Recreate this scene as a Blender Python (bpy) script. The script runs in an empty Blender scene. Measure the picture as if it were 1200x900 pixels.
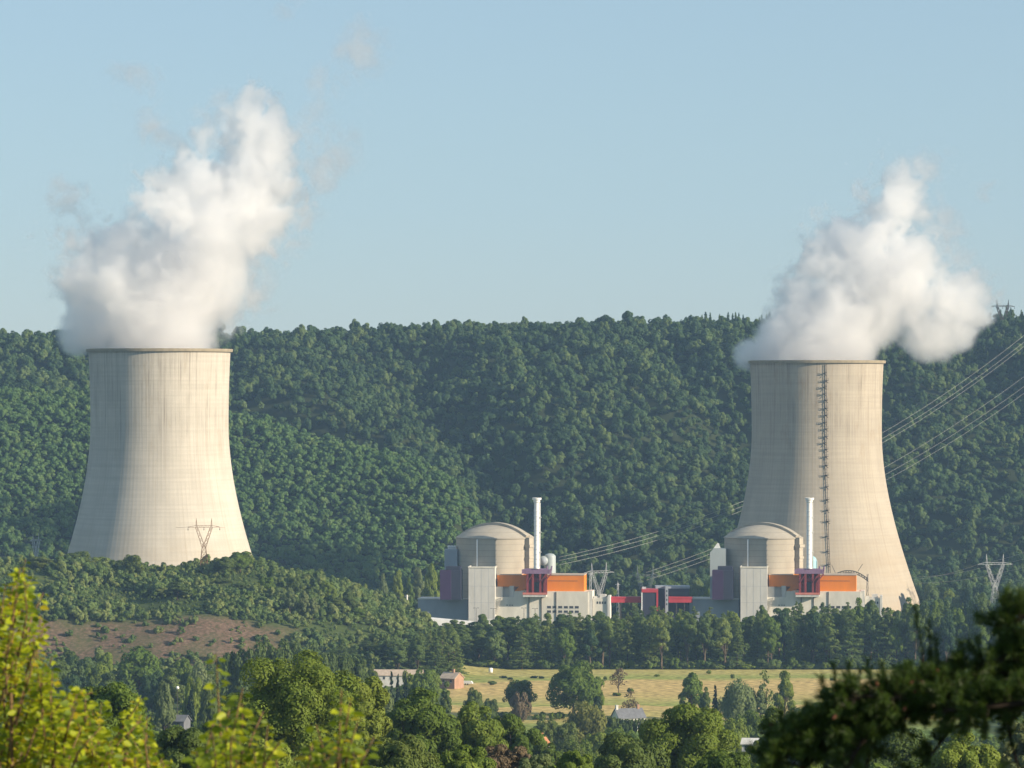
import bpy, bmesh, math, random
import numpy as np
from mathutils import Vector, Matrix
R = math.radians
random.seed(7)
C = bpy.context.scene.collection
SC = bpy.context.scene

# ------------------------------------------------------------------ camera
CAM_Z, FPX, HOR = 145.0, 4440.0, 465.0          # eye height, focal length and eye line of the 1200 x 900 picture
cam_d = bpy.data.cameras.new('camera')
cam_d.sensor_width = 36.0
cam_d.lens = 36.0 * FPX / 1200.0
cam_d.shift_y = (HOR - 450.0) / 1200.0
cam_d.clip_start, cam_d.clip_end = 0.5, 20000.0
cam_d.dof.use_dof = True
cam_d.dof.focus_distance = 1900.0
cam_d.dof.aperture_fstop = 6.0
cam = bpy.data.objects.new('camera', cam_d); C.objects.link(cam)
cam.location = (0, 0, CAM_Z); cam.rotation_euler = (R(90), 0, 0)
SC.camera = cam

# ------------------------------------------------------------------ sky, sun, exposure
SUN_AZ, SUN_EL = 66.0, 19.5                      # degrees to the right of straight-back-at-the-camera, and up
sx, sy, sz = math.sin(R(SUN_AZ)) * math.cos(R(SUN_EL)), -math.cos(R(SUN_AZ)) * math.cos(R(SUN_EL)), math.sin(R(SUN_EL))
world = bpy.data.worlds.new('World'); SC.world = world; world.use_nodes = True
wn = world.node_tree.nodes; wl = world.node_tree.links
bg = wn['Background']
sky = wn.new('ShaderNodeTexSky'); sky.sky_type = 'NISHITA'; sky.sun_disc = False
sky.sun_elevation = R(SUN_EL); sky.sun_rotation = math.atan2(sx, sy)
sky.altitude = 200; sky.air_density = 1.0; sky.dust_density = 0.3; sky.ozone_density = 3.6
sky_blend = wn.new('ShaderNodeMix'); sky_blend.data_type = 'RGBA'; sky_blend.inputs[0].default_value = .55          # one flat colour blended in to even out and lift the sky
sky_blend.inputs[7].default_value = (3.05, 4.0, 4.6, 1)
wl.new(sky.outputs[0], sky_blend.inputs[6]); wl.new(sky_blend.outputs[2], bg.inputs[0]); bg.inputs[1].default_value = 0.084
sun_d = bpy.data.lights.new('sun', 'SUN'); sun_d.energy = 4.9; sun_d.angle = R(0.5); sun_d.color = (1.0, 0.86, 0.66)
sun = bpy.data.objects.new('sun', sun_d); C.objects.link(sun)
sun.rotation_euler = Vector((sx, sy, sz)).to_track_quat('Z', 'Y').to_euler(); sun.location = (900, -200, 900)
SC.view_settings.view_transform = 'Standard'; SC.view_settings.look = 'None'
SC.view_settings.gamma = 1.0; SC.view_settings.exposure = 0.75
SC.render.engine = 'CYCLES'
cy = SC.cycles
cy.max_bounces = 20; cy.diffuse_bounces = 3; cy.glossy_bounces = 2; cy.transmission_bounces = 4; cy.transparent_max_bounces = 6
cy.volume_bounces = 18; cy.volume_step_rate = 1.0; cy.volume_max_steps = 256
cy.use_denoising = True
cy.sample_clamp_indirect = 6.0

# ------------------------------------------------------------------ helpers
def px(u, v, d):
    """a world point d metres ahead seen at (u, v) of the 1200 x 900 picture"""
    return ((u - 600.0) / FPX * d, d, CAM_Z - (v - HOR) / FPX * d)
def ux(u, d): return (u - 600.0) / FPX * d
def vz(v, d): return CAM_Z - (v - HOR) / FPX * d

def tag(o, label=None, cat=None, group=None, kind=None):
    if label: o['label'] = label
    if cat: o['category'] = cat
    if group: o['group'] = group
    if kind: o['kind'] = kind
    return o
def thing(name, label, cat, loc=(0, 0, 0), rz=0.0, group=None, kind=None):
    o = bpy.data.objects.new(name, None); C.objects.link(o)
    o.location = loc; o.rotation_euler = (0, 0, rz); o.empty_display_size = 2.0
    return tag(o, label, cat, group, kind)
def add(name, me, m=None, parent=None, link=True):
    o = bpy.data.objects.new(name, me)
    if link: C.objects.link(o)
    if m is not None:
        for k in (m if isinstance(m, (list, tuple)) else (m,)): me.materials.append(k)
    if parent is not None: o.parent = parent
    return o
def npmesh(name, verts, faces, smooth=False, mats=None):
    """faces: (n, k) int array, all with k corners"""
    me = bpy.data.meshes.new(name)
    verts = np.ascontiguousarray(verts, np.float32); faces = np.ascontiguousarray(faces, np.int32)
    n, k = faces.shape
    me.vertices.add(len(verts)); me.vertices.foreach_set('co', verts.ravel())
    me.loops.add(n * k); me.loops.foreach_set('vertex_index', faces.ravel())
    me.polygons.add(n); me.polygons.foreach_set('loop_start', np.arange(0, n * k, k, dtype=np.int32))
    me.polygons.foreach_set('loop_total', np.full(n, k, np.int32))
    if smooth: me.polygons.foreach_set('use_smooth', np.ones(n, bool))
    if mats is not None: me.polygons.foreach_set('material_index', np.ascontiguousarray(mats, np.int32))
    me.update(calc_edges=True)
    return me
class MB:
    """collects boxes, tubes and lathes into one mesh"""
    def __init__(s): s.v, s.f, s.sm = [], [], []
    def face(s, pts, smooth=False):
        b = len(s.v); s.v += [tuple(p) for p in pts]; s.f.append(tuple(range(b, b + len(pts)))); s.sm.append(smooth)
    def raw(s, vs, fs, smooth=False):
        b = len(s.v); s.v += [tuple(p) for p in vs]
        for f in fs: s.f.append(tuple(i + b for i in f)); s.sm.append(smooth)
    def box(s, x0, x1, y0, y1, z0, z1):
        s.raw([(x0,y0,z0),(x1,y0,z0),(x1,y1,z0),(x0,y1,z0),(x0,y0,z1),(x1,y0,z1),(x1,y1,z1),(x0,y1,z1)],
              [(0,3,2,1),(4,5,6,7),(0,1,5,4),(1,2,6,5),(2,3,7,6),(3,0,4,7)])
        return s
    def prism(s, prof, y0, y1):
        """profile [(x, z)] anticlockwise seen from the front (-y), extruded from y0 to y1"""
        n = len(prof); vs = [(x, y0, z) for x, z in prof] + [(x, y1, z) for x, z in prof]
        fs = [tuple(range(n)), tuple(range(2 * n - 1, n - 1, -1))]
        fs += [(i, i + n, (i + 1) % n + n, (i + 1) % n) for i in range(n)]
        s.raw(vs, fs); return s
    def bar(s, a, b, r, k=4, r2=None):
        a, b = Vector(a), Vector(b); d = b - a
        if d.length < 1e-6: return s
        q = d.to_track_quat('Z', 'Y'); r2 = r if r2 is None else r2
        vs = []
        for p, rr in ((a, r), (b, r2)):
            for i in range(k):
                t = 2 * math.pi * (i + .5) / k
                vs.append(p + q @ Vector((math.cos(t) * rr, math.sin(t) * rr, 0)))
        fs = [(i, (i + 1) % k, (i + 1) % k + k, i + k) for i in range(k)] + [tuple(range(k - 1, -1, -1)), tuple(range(k, 2 * k))]
        s.raw(vs, fs, k > 5); return s
    def tube(s, pts, rad, k=6):
        rads = rad if isinstance(rad, (list, tuple)) else [rad] * len(pts)
        P = [Vector(p) for p in pts]; vs, fs = [], []
        for i, p in enumerate(P):
            d = (P[min(i + 1, len(P) - 1)] - P[max(i - 1, 0)])
            q = d.to_track_quat('Z', 'Y')
            for j in range(k):
                t = 2 * math.pi * j / k
                vs.append(p + q @ Vector((math.cos(t) * rads[i], math.sin(t) * rads[i], 0)))
        for i in range(len(P) - 1):
            for j in range(k):
                fs.append((i*k + j, i*k + (j + 1) % k, (i + 1)*k + (j + 1) % k, (i + 1)*k + j))
        fs += [tuple(range(k - 1, -1, -1)), tuple(range((len(P) - 1) * k, len(P) * k))]
        s.raw(vs, fs, True); return s
    def lathe(s, prof, k=64, cx=0.0, cy=0.0, smooth=True, cap0=False, cap1=False):
        """profile [(r, z)] from bottom to top round the z axis"""
        vs, fs = [], []
        for r, z in prof:
            for j in range(k):
                t = 2 * math.pi * j / k; vs.append((cx + math.cos(t) * r, cy + math.sin(t) * r, z))
        for i in range(len(prof) - 1):
            for j in range(k): fs.append((i*k + j, i*k + (j + 1) % k, (i + 1)*k + (j + 1) % k, (i + 1)*k + j))
        s.raw(vs, fs, smooth)
        if cap0: s.raw(vs[:k], [tuple(range(k - 1, -1, -1))])
        if cap1: s.raw(vs[-k:], [tuple(range(k))])
        return s
    def mesh(s, name):
        me = bpy.data.meshes.new(name); me.from_pydata(s.v, [], s.f); me.polygons.foreach_set('use_smooth', s.sm); me.update()
        return me
    def build(s, name, m, parent=None): return add(name, s.mesh(name), m, parent)
def copy_tree(o, parent=None):
    c = o.copy(); C.objects.link(c)
    if parent is not None: c.parent = parent
    for ch in list(o.children): copy_tree(ch, c)
    return c

def vnoise(x, y, seed=0):
    """smooth value noise 0..1"""
    x = np.asarray(x, float); y = np.asarray(y, float)
    xi, yi = np.floor(x), np.floor(y); fx, fy = x - xi, y - yi
    fx, fy = fx * fx * (3 - 2 * fx), fy * fy * (3 - 2 * fy)
    def hsh(a, b):
        n = np.sin(a * 127.1 + b * 311.7 + seed * 74.7) * 43758.5453
        return n - np.floor(n)
    return (hsh(xi, yi) * (1 - fx) + hsh(xi + 1, yi) * fx) * (1 - fy) + (hsh(xi, yi + 1) * (1 - fx) + hsh(xi + 1, yi + 1) * fx) * fy
def fbm(x, y, seed=0, o=4):
    t, a, n = 0.0, .5, 0.0
    for k in range(o):
        t = t + a * vnoise(x * 2 ** k, y * 2 ** k, seed + k); n += a; a *= .5
    return t / n

# ------------------------------------------------------------------ materials
def mat(name, col, rough=0.8, noise=None, spec=0.3, metallic=0.0, amt=0.25, bump=0.0):
    """plain paint or concrete with a mottled, slightly dirty tone; noise = size in metres of the mottling"""
    m = bpy.data.materials.new(name); m.use_nodes = True
    nt = m.node_tree; b = nt.nodes['Principled BSDF']
    b.inputs['Roughness'].default_value = rough; b.inputs['Specular IOR Level'].default_value = spec; b.inputs['Metallic'].default_value = metallic
    b.inputs['Base Color'].default_value = (*col, 1)
    if noise:
        tc = nt.nodes.new('ShaderNodeTexCoord'); mp = nt.nodes.new('ShaderNodeMapping')
        mp.inputs['Scale'].default_value = (1 / noise, 1 / noise, .35 / noise)
        nz = nt.nodes.new('ShaderNodeTexNoise'); nz.inputs['Detail'].default_value = 6; nz.inputs['Roughness'].default_value = .65; nz.inputs['Scale'].default_value = 1
        rp = nt.nodes.new('ShaderNodeValToRGB')
        rp.color_ramp.elements[0].position = .3; rp.color_ramp.elements[1].position = .7
        rp.color_ramp.elements[0].color = (*[c * (1 - amt) for c in col], 1); rp.color_ramp.elements[1].color = (*[min(1, c * (1 + amt * .6)) for c in col], 1)
        nt.links.new(tc.outputs['Object'], mp.inputs[0]); nt.links.new(mp.outputs[0], nz.inputs[0])
        nt.links.new(nz.outputs[0], rp.inputs[0]); nt.links.new(rp.outputs[0], b.inputs['Base Color'])
        if bump:
            bp = nt.nodes.new('ShaderNodeBump'); bp.inputs['Strength'].default_value = bump; bp.inputs['Distance'].default_value = .2
            nt.links.new(nz.outputs[0], bp.inputs['Height']); nt.links.new(bp.outputs[0], b.inputs['Normal'])
    return m
def leaf_mat(name, c0, c1, c2, transl=0.25, patch=2.5, rough=0.6, spec=0.15):
    """leaves: three tones by a noise through the crown and by tree, some light passing through"""
    m = bpy.data.materials.new(name); m.use_nodes = True
    nt = m.node_tree; N, L = nt.nodes, nt.links
    b = N['Principled BSDF']; b.inputs['Roughness'].default_value = rough; b.inputs['Specular IOR Level'].default_value = spec
    tc = N.new('ShaderNodeTexCoord'); nz = N.new('ShaderNodeTexNoise'); nz.inputs['Scale'].default_value = 1 / patch; nz.inputs['Detail'].default_value = 3
    oi = N.new('ShaderNodeObjectInfo')
    mx = N.new('ShaderNodeMath'); mx.operation = 'MULTIPLY_ADD'; mx.inputs[1].default_value = .55
    ad = N.new('ShaderNodeMath'); ad.operation = 'MULTIPLY_ADD'; ad.inputs[1].default_value = .55; ad.inputs[2].default_value = -.05
    L.new(tc.outputs['Object'], nz.inputs[0]); L.new(nz.outputs[0], ad.inputs[0])
    L.new(oi.outputs['Random'], mx.inputs[0]); L.new(ad.outputs[0], mx.inputs[2])
    rp = N.new('ShaderNodeValToRGB'); e = rp.color_ramp.elements
    e[0].position = .12; e[0].color = (*c0, 1); e[1].position = .88; e[1].color = (*c2, 1)
    k = e.new(.5); k.color = (*c1, 1)
    L.new(mx.outputs[0], rp.inputs[0]); L.new(rp.outputs[0], b.inputs['Base Color'])
    tr = N.new('ShaderNodeBsdfTranslucent'); hs = N.new('ShaderNodeHueSaturation'); hs.inputs['Value'].default_value = 1.5; hs.inputs['Hue'].default_value = .485
    L.new(rp.outputs[0], hs.inputs['Color']); L.new(hs.outputs[0], tr.inputs[0])
    ms = N.new('ShaderNodeMixShader'); ms.inputs[0].default_value = transl
    L.new(b.outputs[0], ms.inputs[1]); L.new(tr.outputs[0], ms.inputs[2]); L.new(ms.outputs[0], N['Material Output'].inputs['Surface'])
    return m
M = {}
M['bark'] = mat('bark', (.10, .075, .05), .95, .6)
M['pale_bark'] = mat('pale_bark', (.22, .19, .15), .95, .6)
M['forest'] = leaf_mat('forest_leaves', (0.024, 0.054, 0.020), (0.056, 0.104, 0.034), (0.140, 0.185, 0.052), .2, 6)
M['young_forest'] = leaf_mat('young_forest_leaves', (0.062, 0.124, 0.036), (0.090, 0.164, 0.046), (0.140, 0.205, 0.058), .2, 6)
M['scrub'] = leaf_mat('scrub_leaves', (0.062, 0.110, 0.030), (0.118, 0.172, 0.046), (0.215, 0.240, 0.075), .25, 5)
M['broad'] = leaf_mat('broad_leaves', (0.074, 0.128, 0.018), (0.124, 0.182, 0.026), (0.195, 0.238, 0.036), .28, 3)
M['dark_broad'] = leaf_mat('dark_broad_leaves', (0.050, 0.082, 0.020), (0.084, 0.122, 0.026), (0.128, 0.160, 0.034), .22, 3)
M['olive_broad'] = leaf_mat('olive_broad_leaves', (0.070, 0.114, 0.017), (0.114, 0.166, 0.023), (0.178, 0.215, 0.033), .28, 3)
M['pale_broad'] = leaf_mat('pale_broad_leaves', (0.100, 0.140, 0.055), (0.145, 0.185, 0.070), (0.200, 0.220, 0.085), .3, 3)
M['willow'] = leaf_mat('willow_leaves', (.130, .150, .035), (.175, .185, .045), (.220, .215, .055), .35, 3)
M['conifer'] = leaf_mat('conifer_needles', (0.070, 0.120, 0.034), (0.125, 0.180, 0.048), (0.195, 0.240, 0.062), .40, 4)
M['dark_conifer'] = leaf_mat('dark_conifer_needles', (.014, .030, .018), (.020, .040, .020), (.030, .052, .024), .1, 4)
M['brown_bush'] = leaf_mat('brown_bush_leaves', (.105, .080, .045), (.14, .105, .06), (.17, .13, .07), .2, 2)

def tower_mat(name, tint, seed):
    m = bpy.data.materials.new(name); m.use_nodes = True
    nt = m.node_tree; N, L = nt.nodes, nt.links; b = N['Principled BSDF']
    b.inputs['Roughness'].default_value = .9; b.inputs['Specular IOR Level'].default_value = .15
    tc = N.new('ShaderNodeTexCoord'); sp = N.new('ShaderNodeSeparateXYZ'); L.new(tc.outputs['Object'], sp.inputs[0])
    def math_(op, a, bb=None, c=None):
        n = N.new('ShaderNodeMath'); n.operation = op
        for i, v in enumerate((a, bb, c)):
            if v is None: continue
            if isinstance(v, (int, float)): n.inputs[i].default_value = v
            else: L.new(v, n.inputs[i])
        return n.outputs[0]
    ang = math_('ARCTAN2', sp.outputs[0], math_('MULTIPLY', sp.outputs[1], -1.0))      # 0 faces the camera, no seam in view
    def noise(sa, sz_, off, det=4, rough=.6):
        cb = N.new('ShaderNodeCombineXYZ')
        L.new(math_('MULTIPLY_ADD', ang, sa, off), cb.inputs[0]); L.new(math_('MULTIPLY', sp.outputs[2], sz_), cb.inputs[1])
        nz = N.new('ShaderNodeTexNoise'); nz.inputs['Scale'].default_value = 1; nz.inputs['Detail'].default_value = det; nz.inputs['Roughness'].default_value = rough
        L.new(cb.outputs[0], nz.inputs[0]); return nz.outputs[0]
    def ramp(x, p0, p1, a=0., c=1.):
        n = N.new('ShaderNodeMapRange'); n.inputs[1].default_value = p0; n.inputs[2].default_value = p1; n.inputs[3].default_value = a; n.inputs[4].default_value = c
        L.new(x, n.inputs[0]); return n.outputs[0]
    def mixc(f, a, c):
        n = N.new('ShaderNodeMix'); n.data_type = 'RGBA'
        if isinstance(f, (int, float)): n.inputs[0].default_value = f
        else: L.new(f, n.inputs[0])
        for i, v in ((6, a), (7, c)):
            if isinstance(v, tuple): n.inputs[i].default_value = (*v, 1)
            else: L.new(v, n.inputs[i])
        return n.outputs[2]
    t = tint
    base = mixc(ramp(noise(3, .03, seed, 5), .35, .65), tuple(c * .90 for c in t), tuple(c * 1.06 for c in t))
    lifts = noise(.7, .55, seed + 9, 2)                                              # pour bands, each a slightly other tone
    base = mixc(ramp(lifts, .36, .70, 0, .38), base, tuple(c * .70 for c in t))
    ribs = math_('SINE', math_('MULTIPLY', ang, 118.0))
    base = mixc(math_('MULTIPLY', ramp(ribs, .35, 1.0, 0, .22), ramp(noise(6, .04, seed + 13, 3), .35, .65)), base, tuple(c * .60 for c in t))
    joint = math_('SINE', math_('MULTIPLY', sp.outputs[2], 2.6))
    base = mixc(ramp(joint, .82, 1.0, 0, .09), base, tuple(c * .58 for c in t))
    # rain streaks below the rim, fading downwards
    st = math_('MULTIPLY', ramp(noise(48, .010, seed + 3, 4, .7), .48, .64), ramp(sp.outputs[2], 78., 132., 0, 1))
    st = math_('MULTIPLY', st, ramp(noise(4.5, .03, seed + 21, 3), .40, .62, .15, 1.25))
    base = mixc(math_('MULTIPLY', st, .66), base, (t[0] * .42, t[1] * .39, t[2] * .36))
    st2 = math_('MULTIPLY', ramp(noise(30, .006, seed + 5, 3), .55, .75), ramp(sp.outputs[2], 0., 120., .25, .5))
    base = mixc(st2, base, (t[0] * .62, t[1] * .54, t[2] * .44))
    # brown patch of rust water
    pa = math_('MULTIPLY', ramp(noise(4.2, .030, seed + 1.7, 5, .7), .56, .74), ramp(sp.outputs[2], 85., 125., 0, .55))
    base = mixc(pa, base, (t[0] * .62, t[1] * .5, t[2] * .36))
    low = math_('MULTIPLY', ramp(sp.outputs[2], 62., 40., 0, .34), ramp(noise(2, .1, seed + 4, 3), .3, .6))
    base = mixc(low, base, (t[0] * .82, t[1] * .72, t[2] * .58))
    L.new(base, b.inputs['Base Color'])
    bp = N.new('ShaderNodeBump'); bp.inputs['Strength'].default_value = .05; bp.inputs['Distance'].default_value = .2
    L.new(ribs, bp.inputs['Height']); L.new(bp.outputs[0], b.inputs['Normal'])
    return m
M['shell_a'] = tower_mat('pale_concrete_shell', (.51, .465, .395), 2.0)
M['shell_b'] = tower_mat('tan_concrete_shell', (.43, .375, .30), 31.0)
M['rim'] = mat('rim_concrete', (.30, .25, .17), .9, 3)
M['containment'] = None
M['concrete'] = mat('grey_concrete', (.60, .575, .525), .88, 6, amt=.16, bump=.1)
M['warm_concrete'] = mat('warm_concrete', (.70, .655, .56), .88, 7, amt=.16)
M['shade_concrete'] = mat('blue_grey_shade_concrete', (.30, .33, .37), .7, 8, amt=.12)  # blue-grey walls, and concrete with its shade put into the colour
M['orange'] = mat('orange_cladding', (.74, .22, .012), .55, 9, amt=.12)
M['purple'] = mat('dark_purple_cladding', (.046, .022, .064), .6, 6, amt=.15)
M['navy'] = mat('navy_cladding', (.030, .032, .055), .6, 6, amt=.15)
M['mauve'] = mat('mauve_paint', (.25, .15, .24), .6, 3, amt=.2)
M['maroon'] = mat('maroon_steel', (.26, .045, .045), .6, 2.5, amt=.3)
M['red'] = mat('red_cladding', (.42, .042, .055), .5, 6, amt=.12)
M['pale_red'] = mat('pale_red_panels', (.60, .20, .15), .6, 4, amt=.2)
M['white'] = mat('white_paint', (.78, .77, .74), .5, 5, amt=.1)
M['tank'] = mat('pale_steel_tank', (.36, .40, .40), .45, 5, amt=.12)
M['blue_tank'] = mat('pale_blue_tank', (.30, .50, .55), .45, 5, amt=.12)
M['glass'] = mat('dark_window_glass', (.06, .065, .075), .25, None, .5)
M['dark_metal'] = mat('dark_metal', (.055, .05, .045), .7)
M['rust_metal'] = mat('rusty_lattice_steel', (.20, .11, .06), .8, 3)
M['galv'] = mat('galvanised_steel', (.52, .53, .54), .55, 2, metallic=.2)
M['dull_galv'] = mat('weathered_galvanised_steel', (.34, .35, .36), .6, 2, metallic=.2)
M['wire'] = mat('aluminium_wire', (.46, .45, .41), .6)
M['roof_grey'] = mat('slate_roof', (.16, .165, .18), .7, 1.5)
M['roof_tan'] = mat('weathered_tile_roof', (.48, .38, .29), .85, 2)
M['roof_orange'] = mat('orange_tile_roof', (.50, .22, .11), .85, 1)
M['brick'] = mat('pinkish_brick', (.36, .22, .15), .9, 1.5)
M['render'] = mat('pale_render', (.62, .60, .55), .9, 2)
M['cone'] = mat('reddish_pine_cone', (.085, .032, .018), .9)
M['pine_bark'] = mat('dark_pine_bark', (.035, .025, .018), .95)
M['twig'] = mat('young_twig', (.16, .10, .045), .9)

def containment_mat():
    m = mat('containment_concrete', (.40, .355, .285), .9, 9, amt=.16)
    nt = m.node_tree; N, L = nt.nodes, nt.links; b = N['Principled BSDF']
    src = b.inputs['Base Color'].links[0].from_socket
    tc = N.new('ShaderNodeTexCoord'); sp = N.new('ShaderNodeSeparateXYZ'); L.new(tc.outputs['Object'], sp.inputs[0])
    s = N.new('ShaderNodeMath'); s.operation = 'MULTIPLY'; s.inputs[1].default_value = 1.75; L.new(sp.outputs[2], s.inputs[0])
    w = N.new('ShaderNodeMath'); w.operation = 'SINE'; L.new(s.outputs[0], w.inputs[0])
    r = N.new('ShaderNodeMapRange'); r.inputs[1].default_value = .86; r.inputs[2].default_value = 1; r.inputs[4].default_value = .34; L.new(w.outputs[0], r.inputs[0])
    x = N.new('ShaderNodeMix'); x.data_type = 'RGBA'; x.inputs[7].default_value = (.20, .175, .14, 1)
    L.new(r.outputs[0], x.inputs[0]); L.new(src, x.inputs[6]); L.new(x.outputs[2], b.inputs['Base Color'])
    return m
M['containment'] = containment_mat()

# ------------------------------------------------------------------ terrain
def smooth(a, b, t):
    t = np.clip((t - a) / (b - a), 0, 1); return t * t * (3 - 2 * t)
def near_profile(y):
    k = [(-400, 150), (-60, 145), (0, 143.2), (14, 141.2), (30, 138.2), (100, 127), (250, 114), (470, 96), (700, 72), (1000, 41), (1300, 14), (1500, 4), (1650, 0), (9000, 0)]
    return np.interp(y, [p[0] for p in k], [p[1] for p in k])
def main_hill(x, y):
    x = x / 1.036; y = y - 120
    crest = np.interp(x, [-900, -446, -223, -74, 111, 260, 446, 900], [186, 188, 189, 198, 202, 202, 206, 204])
    toe = 2740 + 50 * (fbm(x / 230 + 7, 0 * x + 3, 11, 2) - .5)
    t = np.clip((y - toe) / (3300 - toe), 0, 1)
    z = crest * (1 - (1 - t) ** 1.45)
    w = 4 * t * (1 - t)
    z = z + w * (58 * (fbm((x + .28 * (y - 2740)) / 125 + 3, y / 420, 5, 3) - .5) + 16 * (vnoise(x / 38 + .5, y / 60, 8) - .5))
    z = z - w * 34 * np.exp(-((x - 12 + .30 * (y - 2860)) / 38) ** 2)
    z = z - w * 46 * np.exp(-((x + 150 - (2950 - y) * .84) / 46) ** 2) * smooth(2700, 2760, y) * (1 - smooth(2960, 3080, y))
    z = z - w * 38 * np.exp(-((x - 425 + .2 * (y - 3000)) / 40) ** 2)
    z = z - w * 22 * np.exp(-((x - 190 + .35 * (y - 3050)) / 35) ** 2)
    z = z - w * 20 * np.exp(-((x + 330 + .1 * (y - 2900)) / 45) ** 2)
    return np.where(y < toe, 0, z) - np.clip(y - 3310, 0, 4000) * .02
def spur_hill(x, y):
    x = x / 1.04; y = y - 112
    s = np.interp(x, [-900, -460, -300, -215, -144, -76, -40, -18, 10, 40], [154, 150, 143, 126, 107, 94, 75, 40, 8, 0])
    yr = np.interp(x, [-900, -215, -144, -76, -18, 40], [2960, 2900, 2850, 2800, 2730, 2690])
    d = y - yr
    return s - np.sqrt(d * d + 30 ** 2) * np.where(d < 0, .52, .62) + 16 + 7 * (fbm(x / 60, y / 60, 21, 3) - .5)
def mound(x, y):
    x = x + np.clip(2020 - y, 0, 130) * .3
    top = np.interp(x, [-900, -320, -284, -147, -100, -70, -48, -30, 0], [50, 51, 50, 48, 37, 26, 14, 4, 0])
    # height along the slope as seen from the front: foot, bare bank, terrace, top, back
    f = np.interp(y, [1890, 1925, 1932, 1985, 2010, 2095, 2130, 2180, 2290], [0, .13, .18, .66, .72, .97, 1.0, .92, 0])
    top = top - 5.5 * np.exp(-((x + 205) / 38) ** 2)
    n = 5 * (fbm(x / 45, y / 45, 31, 3) - .5) * smooth(1900, 1960, y) * (1 - smooth(2200, 2290, y))
    return top * f + n * np.clip(top / 20, 0, 1)
def hgt(x, y):
    x = np.asarray(x, float); y = np.asarray(y, float)
    z = near_profile(y) + (fbm(x / 80, y / 80, 3, 3) - .5) * 6 * smooth(60, 200, y) * (1 - smooth(1250, 1500, y))
    z = z + np.clip(-x - 60, 0, 300) * .03 * smooth(1400, 1700, y) * 0
    return np.maximum.reduce([z, main_hill(x, y), spur_hill(x, y), mound(x, y)])
def gz(x, y): return float(hgt(np.array([x]), np.array([y]))[0])

def terrain():
    xs = np.concatenate([np.linspace(-2600, -700, 30, endpoint=False), np.linspace(-700, 700, 180, endpoint=False), np.linspace(700, 2600, 31)])
    ys = np.concatenate([np.linspace(-400, 0, 10, endpoint=False), np.linspace(0, 100, 16, endpoint=False), np.linspace(100, 1880, 110, endpoint=False),
                         np.linspace(1880, 2320, 90, endpoint=False), np.linspace(2320, 3520, 130, endpoint=False), np.linspace(3520, 6200, 20)])
    X, Y = np.meshgrid(xs, ys); Z = hgt(X, Y)
    V = np.stack([X.ravel(), Y.ravel(), Z.ravel()], 1)
    n, k = len(xs), len(ys)
    i = (np.arange(k - 1)[:, None] * n + np.arange(n - 1)[None, :]).ravel()
    F = np.stack([i, i + 1, i + n + 1, i + n], 1)
    me = npmesh('terrain', V, F, True)
    # bare earth of the bank: an area with a shape of its own, stored per vertex
    zz = Z.ravel(); xx = X.ravel(); yy = Y.ravel()
    e = smooth(1922, 1932, yy + 6 * (fbm(xx / 30, yy / 30, 51) - .5)) * (1 - smooth(1976, 1990, yy + 22 * (fbm(xx / 26, yy / 40, 52) - .5)))
    e *= smooth(-330, -240, xx + 0 * yy) * (1 - smooth(-138, -92, xx + 30 * (fbm(xx / 22, yy / 22, 59) - .5)))
    e *= .60 + .40 * smooth(.38, .50, fbm(xx / 12, yy / 14, 55))
    at = me.attributes.new('bare', 'FLOAT', 'POINT'); at.data.foreach_set('value', e.astype(np.float32))
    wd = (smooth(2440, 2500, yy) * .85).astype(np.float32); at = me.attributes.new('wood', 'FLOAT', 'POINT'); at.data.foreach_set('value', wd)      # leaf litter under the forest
    m = bpy.data.materials.new('ground'); m.use_nodes = True
    nt = m.node_tree; N, L = nt.nodes, nt.links; b = N['Principled BSDF']; b.inputs['Roughness'].default_value = 1; b.inputs['Specular IOR Level'].default_value = .05
    tc = N.new('ShaderNodeTexCoord')
    def nz(scale, det=5):
        n = N.new('ShaderNodeTexNoise'); n.inputs['Scale'].default_value = scale; n.inputs['Detail'].default_value = det; n.inputs['Roughness'].default_value = .65
        L.new(tc.outputs['Object'], n.inputs[0]); return n.outputs[0]
    def rp(x, *st):
        r = N.new('ShaderNodeValToRGB'); e = r.color_ramp.elements
        e[0].position, e[0].color = st[0][0], (*st[0][1], 1); e[1].position, e[1].color = st[-1][0], (*st[-1][1], 1)
        for s in st[1:-1]: k = e.new(s[0]); k.color = (*s[1], 1)
        L.new(x, r.inputs[0]); return r.outputs[0]
    g = rp(nz(.06), (.3, (.045, .065, .02)), (.55, (.075, .10, .03)), (.75, (.12, .135, .045)))
    s = rp(nz(.55, 9), (.36, (.070, .078, .034)), (.44, (.115, .082, .052)), (.55, (.17, .108, .074)), (.68, (.25, .185, .125)))
    av = N.new('ShaderNodeAttribute'); av.attribute_name = 'bare'
    x = N.new('ShaderNodeMix'); x.data_type = 'RGBA'; L.new(av.outputs['Fac'], x.inputs[0]); L.new(s, x.inputs[7])
    aw = N.new('ShaderNodeAttribute'); aw.attribute_name = 'wood'
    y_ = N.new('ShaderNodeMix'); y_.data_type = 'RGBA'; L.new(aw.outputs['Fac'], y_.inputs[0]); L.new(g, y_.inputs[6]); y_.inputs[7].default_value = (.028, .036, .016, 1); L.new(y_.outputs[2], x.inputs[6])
    L.new(x.outputs[2], b.inputs['Base Color'])
    return tag(add('terrain', me, m), kind='structure', label='valley floor, wooded hillside and reddish bare bank')
terrain()

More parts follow.
